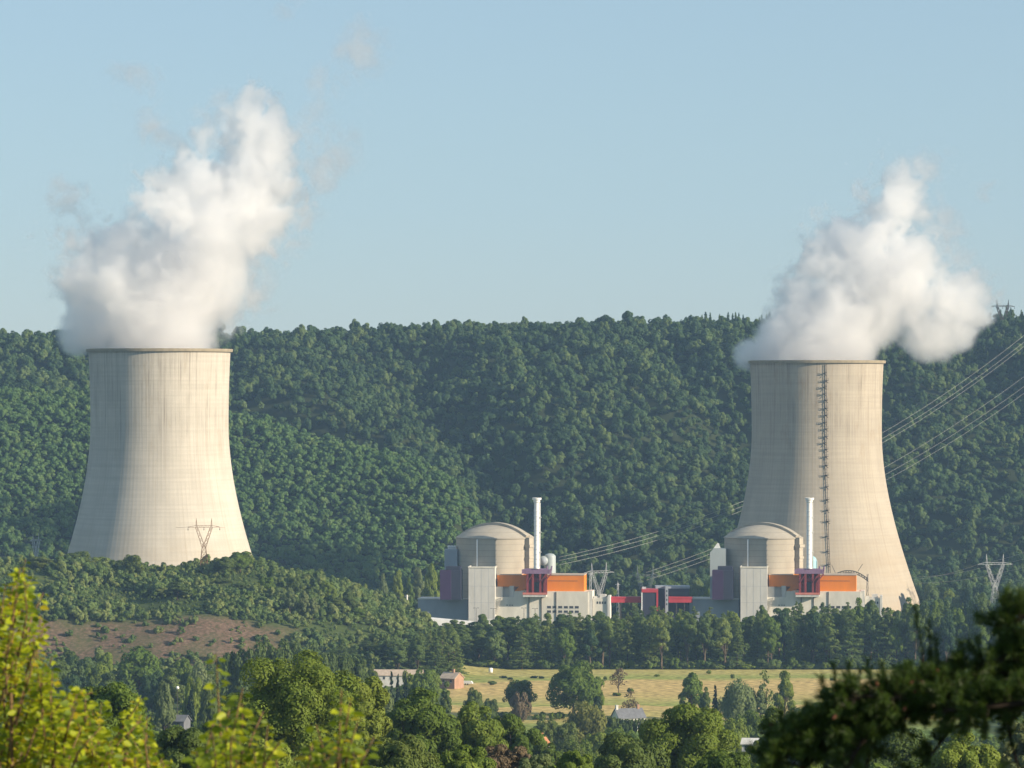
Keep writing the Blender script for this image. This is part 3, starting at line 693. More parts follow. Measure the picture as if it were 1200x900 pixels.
# ------------------------------------------------------------------ pylons, wires, posts
def pylon(label, x, y, z, h, m, rz=0.0, group='lattice pylons', r=.16, arm=1.0):
    """two leaning masts on a narrow waist, joined by a cross arm, with two horns"""
    t = thing('power_pylon', label, 'pylon', (x, y, z), rz, group)
    wb, ww = h * .085, h * .03; zw = h * .50; hx = h * .125; zx = h * .84
    lg = MB(); st = 6
    for s in (-1, 1):
        for q in (-1, 1):
            lg.bar((s * wb, q * wb, 0), (s * ww, q * ww, zw), r * 1.25)
    for k in range(st):
        f0, f1 = k / st, (k + 1) / st; a0, a1 = wb + (ww - wb) * f0, wb + (ww - wb) * f1
        for q in (-1, 1):
            for s in (-1, 1):
                lg.bar((s * a0, q * a0, zw * f0), (-s * a1, q * a1, zw * f1), r * .6)
                lg.bar((q * a0, s * a0, zw * f0), (q * a1, -s * a1, zw * f1), r * .6)
            lg.bar((-a1, q * a1, zw * f1), (a1, q * a1, zw * f1), r * .6); lg.bar((q * a1, -a1, zw * f1), (q * a1, a1, zw * f1), r * .6)
    lg.build('leg_lattice', m, t)
    for s in (-1, 1):
        hd = MB(); n = 4
        def pt(f, i, q): return (s * (ww * .2 + (hx - ww * .2) * f + i * ww * (.9 - .25 * f)), q * ww * (1 - .3 * f), zw + (zx - zw) * f)
        for i in (-1, 1):
            for q in (-1, 1): hd.bar(pt(0, i, q), pt(1, i, q), r)
        for k in range(n):
            for q in (-1, 1): hd.bar(pt(k / n, -1, q), pt((k + 1) / n, 1, q), r * .6); hd.bar(pt(k / n, 1, q), pt((k + 1) / n, -1, q), r * .6)
        hd.bar((s * hx, 0, zx), (s * hx * 1.06, 0, h), r * 1.4, r2=r * .6); hd.bar((s * hx - ww * .5, 0, zx), (s * hx * 1.06, 0, h), r * .7); hd.bar((s * hx + ww * .5, 0, zx), (s * hx * 1.06, 0, h), r * .7)
        hd.build('mast_arm', m, t)
    ca = MB(); L_ = h * .27 * arm
    for q in (-1, 1):
        ca.bar((-hx, q * ww * .6, zx), (hx, q * ww * .6, zx), r * .9)
        ca.bar((-hx, q * ww * .6, zx + ww), (hx, q * ww * .6, zx + ww), r * .9)
        for s in (-1, 1):
            ca.bar((s * hx, q * ww * .6, zx), (s * L_, 0, zx + .1), r * .9); ca.bar((s * hx, q * ww * .6, zx + ww * 1.2), (s * L_, 0, zx + .15), r * .9)
    for k in range(8):
        xa, xb = -hx + 2 * hx * k / 8, -hx + 2 * hx * (k + 1) / 8
        ca.bar((xa, 0, zx + (k % 2) * ww), (xb, 0, zx + ((k + 1) % 2) * ww), r * .7)
    ca.build('cross_arm', m, t)
    for xi in (-L_, 0, L_):
        i_ = MB(); i_.tube([(xi, 0, zx), (xi, 0, zx - h * .05)], [.12, .2], 6); i_.build('insulator', M['dark_metal'], t)
    return t
def place_pylon(label, u, v_top, d, h, m, rz=0.0, r=.16, **kw):
    x = ux(u, d); return pylon(label, x, d, vz(v_top, d) - h, h, m, rz, r=r, **kw)
place_pylon('rust brown lattice pylon on the mound in front of the pale cooling tower', 239, 607, 2130, 33, M['rust_metal'], R(8), r=.13)
place_pylon('thin grey pylon beside the foot of the pale cooling tower', 42, 625, 2420, 30, M['galv'], R(70), r=.14)
place_pylon('grey lattice pylon just right of the left orange hall', 702, 659, 2440, 42, M['dull_galv'], R(30), r=.12)
place_pylon('grey lattice pylon above the navy block with red trim', 756, 663, 2450, 42, M['dull_galv'], R(-25), r=.12)
place_pylon('bright galvanised pylon right of the tan cooling tower above the treetops', 1166, 649, 2500, 44, M['galv'], R(10), r=.11)
place_pylon('tiny pylon on the skyline above the steam at the far end of the ridge', 1175, 351, 3410, 40, M['dark_metal'], R(5), r=.3)
def mast(label, u, v_top, d, r=.2):
    x = ux(u, d); zt = vz(v_top, d); t = thing('lattice_mast', label, 'mast', (x, d, 0), 0, 'slim lattice masts')
    b = MB(); w = .9
    for s in (-1, 1):
        for q in (-1, 1): b.bar((s * w, q * w, 0), (s * w * .4, q * w * .4, zt), r * .8)
    n = 10
    for k in range(n):
        f0, f1 = k / n, (k + 1) / n; a0, a1 = w * (1 - .6 * f0), w * (1 - .6 * f1)
        for q in (-1, 1): b.bar((-a0, q * a0, zt * f0), (a1, q * a1, zt * f1), r * .5); b.bar((q * a0, -a0, zt * f0), (q * a1, a1, zt * f1), r * .5)
    b.build('lattice', M['galv'], t)
    b = MB().bar((-1.6, 0, zt - 1), (1.6, 0, zt - 1), .2); b.bar((0, 0, zt - 1), (0, 0, zt + 1.6), .1); b.build('cross_arm', M['galv'], t)
mast('slim lattice mast behind the first red gallery', 724, 683, 2400)
mast('slim lattice mast close to the right of the orange hall', 692, 671, 2430)

# arched lattice gantry behind the right orange hall
def gantry():
    D_ = 2385; t = thing('lattice_gantry', 'dark arched lattice gantry above the right orange hall', 'gantry', (ux(996, D_), D_, 0))
    b = MB(); pts = [(-22, 62 - 0), (-14, 0), (-6, 0), (2, 0), (12, 0), (22, 0)]
    zc = lambda x: vz(668.5, D_) - (x / 22.) ** 2 * 5.2
    xs = [-11.5 + 23.0 * i / 14 for i in range(15)]
    top = [(x, 0, vz(668.5, D_) - ((x + 1) / 11.5) ** 2 * 4.6) for x in xs]; bot = [(x, 0, z - 1.5) for x, _, z in top]
    b.tube(top, .28, 5); b.tube(bot, .28, 5)
    for i in range(14): b.bar(top[i], bot[i + 1], .2); b.bar(bot[i], top[i + 1], .2)
    b.build('arch', M['dark_metal'], t)
    for s, h_ in ((-11.5, 0), (11.0, 0)):
        c = MB(); z1 = vz(673, D_)
        for q in (-.7, .7): c.bar((s + q, 0, 0), (s + q * .4, 0, z1), .2)
        for k in range(8): c.bar((s - .7, 0, z1 * k / 8), (s + .7, 0, z1 * (k + 1) / 8), .12)
        c.build('leg', M['dark_metal'], t)
    c = MB(); c.bar((5, 0, vz(669.5, D_)), (8, 0, vz(661, D_)), .2); c.bar((-9, 0, vz(672, D_)), (-11.5, 0, vz(662, D_)), .2); c.build('whisker', M['dark_metal'], t)
gantry()

def wire(label, a, b, sag, r=.12, group='overhead power lines', m=None):
    a, b = Vector(a), Vector(b); pts = []
    for i in range(33):
        f = i / 32; p = a.lerp(b, f); p.z -= sag * 4 * f * (1 - f); pts.append(p)
    o = MB().tube(pts, r, 5).build('power_line', m or M['wire'], None)
    return tag(o, label, 'power line', group)
# from the switchyard behind the left block, up past the back of the tan tower to the ridge
for k, (v0, v1, nm) in enumerate(((655, 394, 'upper'), (659, 402, 'middle'), (664, 407, 'lower'))):
    wire('%s of three wires rising from the left stack behind the tan cooling tower' % nm, px(655, v0 - 2, 2450), px(1215, v1 - 13, 3000), 26, .07)
for k, (v0, v1, nm) in enumerate(((671, 440, 'upper'), (675, 452, 'middle'), (680, 460, 'lower'))):
    wire('%s of three wires rising from the navy block to the wooded slope' % nm, px(757, v0, 2450), px(1215, v1 - 10, 2980), 15, .06)
for k, (v0, v1, v2, nm) in enumerate(((679, 659, 640, 'upper'), (674, 661, 648, 'middle'), (681, 669, 652, 'lower'))):
    p = px((1152, 1166, 1182)[k], v1, 2500)
    wire('%s wire from the bright pylon towards the tan cooling tower' % nm, px(1040, v0 + 1, 2640), p, 3.5, .07)
    wire('%s wire from the bright pylon out of the picture' % nm, p, px(1240, v2 - 12, 2480), 3, .07)
wire('thin wire leaving the rust brown pylon past the pale cooling tower', px(206, 618, 2135), px(226, 616.5, 2130), 0.3, .07, m=M['rust_metal'])
wire('thin wire leaving the rust brown pylon to the right', px(252, 616.5, 2130), px(264, 618.5, 2135), 0.2, .07, m=M['rust_metal'])
wire('service wire from the concrete pole past the low grey building', px(420, 702, 2285), px(476, 699, 2290), .6, .07, 'service wires', M['dark_metal'])
wire('service wire from the concrete pole into the left purple tower', px(477, 699, 2290), px(514, 697, 2296), .6, .07, 'service wires', M['dark_metal'])

def post(label, u, v0, d, arm=True, h=None, name='lamp_post', cat='lamp post', group='lamp posts in front of the plant', r=.13):
    x = ux(u, d); z1 = vz(v0, d); t = thing(name, label, cat, (x, d, 0), 0, group)
    b = MB().tube([(0, 0, 0), (0, 0, z1)], [r * 1.3, r], 8); b.build('pole', M['dark_metal'] if name == 'lamp_post' else M['render'], t)
    c = MB()
    if name == 'lamp_post':
        for s in (-1, 1): c.box(s * 1.2 - .6, s * 1.2 + .6, -.2, .2, z1 - .1, z1 + .15); c.bar((0, 0, z1), (s * 1.2, 0, z1 + .05), .08)
        c.build('lamp_head', M['dark_metal'], t)
    else:
        c.box(-1.4, 1.4, -.15, .15, z1 - .9, z1 - .6); c.build('cross_bar', M['galv'], t)
        for s in (-1.2, 0, 1.2): MB().tube([(s, 0, z1 - .6), (s, 0, z1)], [.14, .08], 6).build('insulator', M['dark_metal'], t)
for u, v, w in ((558, 712.5, 'standing before the plain concrete block'), (578, 713, 'at the corner of the plain concrete block'), (614, 712.5, 'left of the dark windows of the orange hall'), (627, 713, 'closest to the dark windows of the orange hall')):
    post('twin headed lamp post ' + w, u, v, 2270)
post('pale concrete utility pole on the edge of the mound left of the plant', 477, 697, 2290, name='utility_pole', cat='utility pole', group=None, r=.5)
post('short lamp post left of the pale utility pole', 470.5, 707, 2288, group=None, r=.18)

# ------------------------------------------------------------------ small things in the meadow
def trailer():
    x, y = ux(547, 1905), 1905; t = thing('livestock_trailer', 'low white trailer near the pink brick farmhouse', 'trailer', (x, y, gz(x, y) + .15), R(-12))
    b = MB(); b.box(-2.6, 2.2, 0, 1.9, .55, 1.9); b.prism([(2.2, .6), (2.9, .6), (2.9, 1.1), (2.2, 1.9)], .05, 1.85); b.build('body', M['white'], t)
    for s in (-.7, .5): MB().tube([(s, -.12, .38), (s, .12, .38)], .38, 16).build('wheel', M['dark_metal'], t)
    MB().bar((2.9, .95, .6), (4.3, .95, .45), .09).build('drawbar', M['galv'], t)
trailer()
def water_tank():
    x, y = ux(575, 1985), 1985; t = thing('water_tank', 'upright white water tank at the far edge of the meadow', 'tank', (x, y, gz(x, y) + .1))
    MB().lathe([(1.05, .45), (1.1, .5), (1.1, 2.5), (.9, 2.75), (.3, 2.85)], 20, cap1=True, cap0=True).build('body', M['white'], t)
    b = MB()
    for s in (-.8, .8):
        for q in (-.8, .8): b.bar((s, q, 0), (s, q, .5), .1)
    b.build('stand', M['galv'], t); MB().lathe([(.32, 2.84), (.32, 3.0), (.05, 3.05)], 12).build('lid', M['dark_metal'], t)
water_tank()
def dish():
    x, y = ux(208, 1400), 1400; z = vz(806, 1400); t = thing('water_tower', 'small white ball shaped tank on a post among trees below the bare bank', 'tank', (x, y, gz(x, y)))
    h = z - gz(x, y); MB().tube([(0, 0, 0), (0, 0, h - .8)], [.12, .09], 8).build('post', M['dark_metal'], t)
    MB().lathe([(max(.02, .62 * math.cos(R(a))), h + .62 * math.sin(R(a))) for a in range(-90, 91, 15)], 20).build('ball', M['white'], t)
dish()

# ------------------------------------------------------------------ foliage builders
def unit(v): return v / np.maximum(np.linalg.norm(v, axis=-1, keepdims=True), 1e-9)
def cards(P, Nn, size, rng, asp=.62):
    """one small pointed leaf clump (a four cornered face) at every point"""
    n = len(P); Nn = unit(Nn)
    T = unit(np.cross(Nn, unit(rng.normal(size=(n, 3))))); B = np.cross(Nn, T)
    s = (size * (.65 + .7 * rng.random((n, 1))))
    V = np.stack([P + T * s, P + B * s * asp + Nn * s * .18, P - T * s, P - B * s * asp + Nn * s * .18], 1).reshape(-1, 3)
    return V, np.arange(n * 4, dtype=np.int32).reshape(-1, 4)
def crown_pts(seed, w, h, z0, n, lumps, shape='round', lr=(.24, .40), inner=.12, rough=.36):
    rng = np.random.default_rng(seed)
    d = unit(rng.normal(size=(lumps, 3))); d[:, 2] = np.where(d[:, 2] < -.72, -d[:, 2] * .6, d[:, 2])
    rad = rng.uniform(.35, .80, (lumps, 1))
    e = np.array([w / 2, w / 2, h / 2]); c = d * rad * e
    if shape == 'tall': c[:, :2] *= (1 - .45 * np.clip(c[:, 2:3] / (h / 2), -1, 1))
    if shape == 'spread': c[:, 2] = np.abs(c[:, 2]) * .9 - h * .12
    r = rng.uniform(*lr, lumps) * w / 2
    r = np.minimum(r, h * .3)
    k = rng.choice(lumps, n, p=r ** 2 / np.sum(r ** 2))
    q = unit(rng.normal(size=(n, 3)) + .55 * unit(c[k] / e + 1e-6) + np.array([0, 0, .18]))
    ins = rng.random(n) < inner
    f = np.where(ins, rng.uniform(.1, .7, n), rng.uniform(.80, 1.08, n))
    P = c[k] + q * (r[k] * f)[:, None] * np.array([1, 1, .82])
    N_ = q + rough * rng.normal(size=(n, 3)) + .15 * unit(P / e)
    P[:, 2] += z0 + h / 2; c = c + np.array([0, 0, z0 + h / 2])
    return rng, P, N_, c, r
def broad_tree(seed, w, h, n, size, lumps=34, shape='round', z0f=.2, lr=(.24, .40)):
    """crown and trunk meshes of a broadleaf tree, foot at the origin, total height h"""
    z0 = h * z0f
    rng, P, N_, c, r = crown_pts(seed, w, h - z0, z0, n, lumps, shape, lr)
    sc = h / max(P[:, 2].max(), .1); P[:, 2] *= sc
    if shape == 'willow': pass
    V, F = cards(P, N_, size, rng)
    cm = npmesh('crown', V, F)
    b = MB(); tr = max(.12, h * .018)
    b.tube([(0, 0, -1.5), (0, 0, h * .12), (.02 * w, 0, h * .35), (.0, .02 * w, h * .62)], [tr * 1.5, tr, tr * .75, tr * .35], 7)
    for j in rng.choice(len(c), min(9, len(c)), replace=False):
        s = Vector((0, 0, h * rng.uniform(.18, .42))); e = Vector(c[j]); m_ = s.lerp(e, .5) + Vector((0, 0, -.04 * h))
        b.tube([s, m_, e], [tr * .55, tr * .36, tr * .12], 5)
    return cm, b.mesh('trunk')
def willow_tree(seed, w, h, n, size):
    rng, P, N_, c, r = crown_pts(seed, w, h * .85, h * .12, n, 26, 'round', (.3, .45))
    P[:, 2] -= rng.uniform(0, h * .14, n); P[:, 2] = np.clip(P[:, 2], .3, None)
    N_[:, 2] *= .15
    V, F = cards(P, N_, size, rng, .4)
    b = MB(); tr = h * .02; b.tube([(0, 0, -1.5), (.1, 0, h * .2), (0, .1, h * .6)], [tr * 1.4, tr, tr * .3], 7)
    for j in range(7): b.tube([(0, 0, h * .3), tuple(c[j])], [tr * .5, tr * .12], 5)
    return npmesh('crown', V, F), b.mesh('trunk')
def conifer_tree(seed, w, h, n, size, bare=.12, power=.85, droop=.28, ragged=.35):
    rng = np.random.default_rng(seed)
    nb = int(h * 5.5); t = np.sort(rng.random(nb)) ** .95; zb = bare * h + t * (1 - bare) * h
    rb = w / 2 * (1 - t) ** power * (1 - ragged + ragged * 1.6 * rng.random(nb)) + .25
    az = rng.random(nb) * 2 * np.pi
    k = rng.choice(nb, n, p=rb / rb.sum()); f = rng.random(n) ** .6
    rr = rb[k] * f; spread = rng.normal(size=n) * .16 * rb[k] * (1.1 - f * .6)
    P = np.stack([np.cos(az[k]) * rr - np.sin(az[k]) * spread, np.sin(az[k]) * rr + np.cos(az[k]) * spread,
                  zb[k] - droop * rr * f + .14 * rb[k] * f ** 3 + rng.normal(size=n) * .12], 1)
    N_ = np.stack([np.cos(az[k]) * .55, np.sin(az[k]) * .55, np.full(n, .8)], 1) + rng.normal(size=(n, 3)) * .55
    V, F = cards(P, N_, size, rng, .5)
    b = MB(); tr = h * .011; b.tube([(0, 0, -1.5), (0, 0, h * .5), (0, 0, h * .97)], [tr * 1.3, tr * .8, .04], 7)
    for j in range(0, nb, 5):
        a = az[j]; b.tube([(0, 0, zb[j]), (math.cos(a) * rb[j] * .8, math.sin(a) * rb[j] * .8, zb[j] - droop * rb[j] * .6)], [tr * .3, .03], 4)
    return npmesh('crown', V, F), b.mesh('trunk')

PROTO = {}
def proto(kind):
    """a few shapes of every kind of tree; trees further off share them"""
    if kind in PROTO: return PROTO[kind]
    L_ = []
    if kind == 'conifer': L_ = [conifer_tree(100 + i, 9.5 + i % 3, 27, 3400, .52, .06, .50 + .10 * (i % 4), .16 + .06 * (i % 3), .45 + .1 * (i % 3)) for i in range(6)]
    elif kind == 'pine': L_ = [broad_tree(140 + i, 9.5, 25, 6000, .46, 44, 'tall', .12, (.18, .36)) for i in range(4)]
    elif kind == 'spruce': L_ = [conifer_tree(160 + i, 5.5, 14, 2600, .42, .03, .9, .3, .2) for i in range(2)]
    elif kind == 'cypress': L_ = [broad_tree(170, 4, 11, 2600, .35, 20, 'tall', .03)]
    elif kind == 'round': L_ = [broad_tree(200 + i, 13, 13, 8000, .36, 64, 'round', .0, (.17, .30)) for i in range(4)]
    elif kind == 'tall': L_ = [broad_tree(230 + i, 9, 16, 6000, .38, 52, 'tall', .03, (.19, .34)) for i in range(3)]
    elif kind == 'poplar': L_ = [broad_tree(250 + i, 4.5, 17, 3200, .40, 26, 'tall', .06) for i in range(2)]
    elif kind == 'bush': L_ = [broad_tree(260 + i, 6, 4.6, 2200, .30, 20, 'round', .0) for i in range(3)]
    elif kind == 'willow': L_ = [willow_tree(280 + i, 12, 12, 7000, .45) for i in range(2)]
    elif kind == 'thin': L_ = [broad_tree(290 + i, 6, 9, 420, .30, 16, 'round', .15, (.25, .4)) for i in range(2)]
    PROTO[kind] = [(a, b) for a, b in L_]
    return PROTO[kind]
PSIZE = dict(conifer=(10.5, 27), pine=(9.5, 25), spruce=(5.5, 14), cypress=(4, 11), round=(13, 13), tall=(9, 16), poplar=(4.5, 17), bush=(6, 4.6), willow=(12, 12), thin=(6, 9))
_mm = {}
def with_mat(me, m):
    """a mesh carrying a material (one copy per pair)"""
    k = (me.name, m.name)
    if k not in _mm:
        c = me if not me.materials else me.copy()
        if me.materials: c.materials.clear()
        c.materials.append(m); _mm[k] = c
    return _mm[k]
rt = random.Random(11)
def tree(name, label, cat, x, y, w, h, kind, leaf, group=None, bark='bark', own=None, z=None):
    t = thing(name, label, cat, (x, y, gz(x, y) - .2 if z is None else z), rt.uniform(0, 6.28), group)
    t.rotation_euler.x, t.rotation_euler.y = rt.gauss(0, .028), rt.gauss(0, .028)                # no tree stands quite straight
    if own:
        cm, tm = own
    else:
        cm, tm = rt.choice(proto(kind)); pw, ph = PSIZE[kind]; t.scale = (w / pw, w / pw, h / ph)
    add('crown', with_mat(cm, M[leaf]), None, t); add('trunk', with_mat(tm, M[bark]), None, t)
    return t
def tree_px(name, label, u, v_top, w_px, d, kind, leaf, group=None, cat='tree', bark='bark', hmin=2.0):
    x = ux(u, d); h = vz(v_top, d) - gz(x, d) + .2
    return tree(name, label, cat, x, d, w_px * d / FPX, max(h, hmin), kind, leaf, group, bark)

# ------------------------------------------------------------------ woods that read as one mass
def scatter_object(name, label, pts, protos, kind='stuff', cat=None):
    """points (x, y, z, scale, stretch, turn, pick) that carry copies of a few tree crowns"""
    me = bpy.data.meshes.new(name); n = len(pts); me.vertices.add(n)
    me.vertices.foreach_set('co', np.ascontiguousarray(pts[:, :3], np.float32).ravel())
    for nm, col in (('scl', 3), ('stretch', 4), ('turn', 5)):
        a = me.attributes.new(nm, 'FLOAT', 'POINT'); a.data.foreach_set('value', np.ascontiguousarray(pts[:, col], np.float32))
    a = me.attributes.new('pick', 'INT', 'POINT'); a.data.foreach_set('value', np.ascontiguousarray(pts[:, 6], np.int32))
    me.update()
    o = add(name, me); tag(o, label, cat, None, kind)
    for pm in protos:
        if pm.materials[0].name not in [m.name for m in me.materials if m]: me.materials.append(pm.materials[0])
    ng = bpy.data.node_groups.new(name + '_scatter', 'GeometryNodeTree')
    ng.interface.new_socket('Geometry', in_out='INPUT', socket_type='NodeSocketGeometry'); ng.interface.new_socket('Geometry', in_out='OUTPUT', socket_type='NodeSocketGeometry')
    N, L = ng.nodes, ng.links
    gi, go = N.new('NodeGroupInput'), N.new('NodeGroupOutput')
    join = N.new('GeometryNodeJoinGeometry')
    srcs = []
    for i, pm in enumerate(protos):
        po = bpy.data.objects.new('%s_shape' % name, pm)                              # a source shape; not in the scene itself
        oi = N.new('GeometryNodeObjectInfo'); oi.inputs['Object'].default_value = po; oi.inputs['As Instance'].default_value = False
        g2 = N.new('GeometryNodeGeometryToInstance'); L.new(oi.outputs['Geometry'], g2.inputs[0]); srcs.append(g2)
    for s in reversed(srcs): L.new(s.outputs[0], join.inputs[0])
    def attr(nm, ty='FLOAT'):
        a = N.new('GeometryNodeInputNamedAttribute'); a.data_type = ty; a.inputs['Name'].default_value = nm; return a.outputs[0]
    ip = N.new('GeometryNodeInstanceOnPoints'); L.new(gi.outputs[0], ip.inputs['Points']); L.new(join.outputs[0], ip.inputs['Instance'])
    ip.inputs['Pick Instance'].default_value = True; L.new(attr('pick', 'INT'), ip.inputs['Instance Index'])
    cr = N.new('ShaderNodeCombineXYZ'); L.new(attr('turn'), cr.inputs[2]); L.new(cr.outputs[0], ip.inputs['Rotation'])
    cs = N.new('ShaderNodeCombineXYZ'); s1 = attr('scl'); L.new(s1, cs.inputs[0]); L.new(s1, cs.inputs[1])
    mu = N.new('ShaderNodeMath'); mu.operation = 'MULTIPLY'; L.new(s1, mu.inputs[0]); L.new(attr('stretch'), mu.inputs[1]); L.new(mu.outputs[0], cs.inputs[2])
    L.new(cs.outputs[0], ip.inputs['Scale']); L.new(ip.outputs[0], go.inputs[0])
    md = o.modifiers.new('scatter', 'NODES'); md.node_group = ng
    return o
def far_crown(seed, w, h, n, size, lumps, m, shape='round', lr=(.26, .42)):
    rng, P, N_, c, r = crown_pts(seed, w, h, -h * .12, n, lumps, shape, lr, .04, .24)
    V, F = cards(P, N_, size, rng, .75); me = npmesh('far_crown', V, F); me.materials.append(m); return me
def far_conifer(seed, w, h, n, size, m):
    a, _ = conifer_tree(seed, w, h, n, size, .0, .9, .25, .3); a.materials.append(m); return a
def jgrid(x0, x1, y0, y1, step, rng):
    X, Y = np.meshgrid(np.arange(x0, x1, step), np.arange(y0, y1, step)); X = X + (np.arange(X.shape[0])[:, None] % 2) * step / 2
    X = X.ravel() + rng.uniform(-.42, .42, X.size) * step; Y = Y.ravel() + rng.uniform(-.42, .42, Y.size) * step
    return X, Y
def scat(X, Y, keep, rng, s0, s1, npick, st=(.85, 1.25), pick=None, dz=0.0):
    X, Y = X[keep], Y[keep]; n = len(X)
    pk = rng.integers(0, npick, n) if pick is None else pick[keep]
    return np.stack([X, Y, hgt(X, Y) + dz, rng.uniform(s0, s1, n), rng.uniform(*st, n), rng.uniform(0, 6.28, n), pk], 1)
def woods():
    rng = np.random.default_rng(5)
    fc = [far_crown(300 + i, 12.5, 13, 1900, .62, 18 + 4 * i, M['forest'], 'round' if i % 3 else 'spread', (.22, .42)) for i in range(6)]
    fc += [far_crown(320 + i, 9.5, 17, 1700, .62, 20, M['forest'], 'tall', (.24, .42)) for i in range(2)]
    fc += [far_conifer(330, 7, 15, 900, .7, M['forest'])]
    X, Y = jgrid(-660, 660, 2480, 3530, 8.8, rng)
    mh, sp = main_hill(X, Y), spur_hill(X, Y)
    onspur = (sp > mh + 1) & (sp > 4) & (Y < 3110)
    tower = (X - 205) ** 2 + (Y - 2550) ** 2 < 88 ** 2
    tower |= (X + 223) ** 2 + (Y - 2400) ** 2 < 88 ** 2
    # clearings of shrubs and lines of larger trees: size follows a broad pattern
    size = (.44 + .72 * fbm(X / 55, Y / 55, 61, 3)) * np.exp(rng.normal(size=X.size) * .17)
    pick = rng.integers(0, 8, X.size); con = (X > 170) & (Y > 3300) & (rng.random(X.size) < .30)
    pick[con] = 8
    k = ~onspur & ~tower
    P = scat(X, Y, k, rng, .82, 1.12, 8, (.75, 1.35), pick, 2.0); P[:, 3] *= size[k]
    P[:, 2] += rng.normal(size=len(P)) * 2.0; flat = P[:, 2] < 6; P[flat, 3] *= .8
    scatter_object('hillside_forest', 'dense dark green forest covering the long ridge behind the towers', P, fc)
    yc = [far_crown(340 + i, 8, 8.5, 900, .55, 14 + 3 * i, M['young_forest'], 'round' if i % 2 else 'tall', (.24, .44)) for i in range(5)]
    X, Y = jgrid(-660, 60, 2640, 3110, 5.8, rng); mh, sp = main_hill(X, Y), spur_hill(X, Y)
    k = (sp > mh + 1) & (sp > 4) & ((X + 223) ** 2 + (Y - 2400) ** 2 > 88 ** 2)
    scatter_object('spur_forest', 'lighter young even forest on the spur between the left tower and the left block', scat(X, Y, k, rng, .55, 1.2, 5, (.7, 1.35)), yc)
    # scrub on the mound, thin on the bare bank
    sc = [far_crown(360 + i, 5.5, 4.6, 420, .46, 9, M['scrub'], 'round', (.3, .5)) for i in range(4)]
    sc += [far_crown(370 + i, 4.2, 6.6, 420, .42, 9, M['scrub'], 'tall', (.3, .5)) for i in range(2)]
    X, Y = jgrid(-620, -24, 1880, 2300, 4.0, rng)
    onm = mound(X, Y) > 1.5
    bare = smooth(1926, 1932, Y) * (1 - smooth(1974, 1990, Y + 20 * (fbm(X / 26, Y / 40, 52) - .5))) * smooth(-330, -240, X) * (1 - smooth(-136, -96, X))
    dens = np.where(bare > .4, .13 + .60 * (fbm(X / 13, Y / 13, 57) > .53), .42 + .55 * (fbm(X / 26, Y / 26, 58) > .45))
    k = (rng.random(X.size) < dens) & onm & ((X < -62) | (Y > 1985))
    P = scat(X, Y, k, rng, .55, 1.15, 6, (.8, 1.3), None, -.3); P[:, 3] *= (.45 + 1.15 * smooth(.3, .7, fbm(X / 24, Y / 24, 77, 3)))[k]; P[bare[k] > .4, 3] *= .62
    scatter_object('mound_scrub', 'mixed green scrub over the mound around the bare reddish bank', P, sc)
    # undergrowth of the near slope and the valley
    X, Y = jgrid(-330, 330, 60, 2330, 6.5, rng)
    inf = np.abs(X) < .150 * Y + 25
    fld = (X > -46) & (X < 205) & (Y > 1575) & (Y < 2015)
    md = (Y > 1885) & (X < -24)
    k = inf & ~fld & ~md & (rng.random(X.size) < np.where(Y < 1500, .9, .55))
    ub = [far_crown(380 + i, 5, 3.6, 500, .36, 10, M['broad' if i % 2 else 'olive_broad'], 'round', (.26, .46)) for i in range(4)]
    scatter_object('undergrowth', 'low dark undergrowth between the trees of the slope and valley', scat(X, Y, k, rng, .6, 1.2, 4, (.7, 1.1), None, -.3), ub)
woods()

# ------------------------------------------------------------------ the belt of tall conifers
def belt():
    rnd = random.Random(21)
    top = lambda u: np.interp(u, [360, 420, 480, 540, 600, 700, 800, 900, 1000, 1100, 1200, 1300], [752, 746, 735, 727, 722, 715, 712, 708, 702, 699, 695, 692])
    rows = [(2022, 30, 0), (2036, 22, .5), (2054, 18, .2), (2078, 17, .7), (2106, 19, .4)]
    for d, st, off in rows:
        u = 392 + off * st
        while u < 1245:
            uu = u + rnd.uniform(-.32, .32) * st; dd = d + rnd.uniform(-10, 12)
            x = ux(uu, dd); vt = float(top(uu)) + rnd.triangular(-6, 17, 1) + (9 if d < 2030 else 5 if d < 2050 else 0)
            if uu < 470: dd -= 90 * (470 - uu) / 80; x = ux(uu, dd)
            h = vz(vt, dd) - gz(x, dd)
            dec = (uu > 1015 and rnd.random() < .62) or rnd.random() < .24
            front = d < 2030
            if dec:
                tree('broadleaf_tree', 'mid green broadleaf tree mixed into the tall conifer belt', 'tree', x, dd, rnd.uniform(10, 14), h * rnd.uniform(.82, 1.0), 'tall', rnd.choice(['broad', 'dark_broad', 'forest']), 'broadleaf trees in the conifer belt')
            else:
                tree('conifer_tree', 'tall conifer in the front of the belt, bordering the meadow' if front else 'tall conifer within the dense belt below the plant', 'conifer', x, dd, rnd.uniform(9.5, 15), h, 'conifer' if rnd.random() < .45 else 'pine', 'conifer', 'conifers at the meadow edge' if front else 'conifers inside the belt')
            u += st
belt()
def belt_end():
    rnd = random.Random(22)
    for i in range(34):
        u = 398 + i * 4.2 + rnd.uniform(-3, 3); d = rnd.uniform(1930, 2010); x = ux(u, d)
        v = float(np.interp(u, [390, 440, 500, 540], [752, 744, 736, 730])) + rnd.uniform(0, 26); h = vz(v, d) - gz(x, d)
        tree('conifer_tree', 'conifer at the mound end of the belt behind the farm', 'conifer', x, d, rnd.uniform(8, 12), h, 'conifer' if rnd.random() < .7 else 'pine', 'conifer', 'conifers behind the farm')
belt_end()
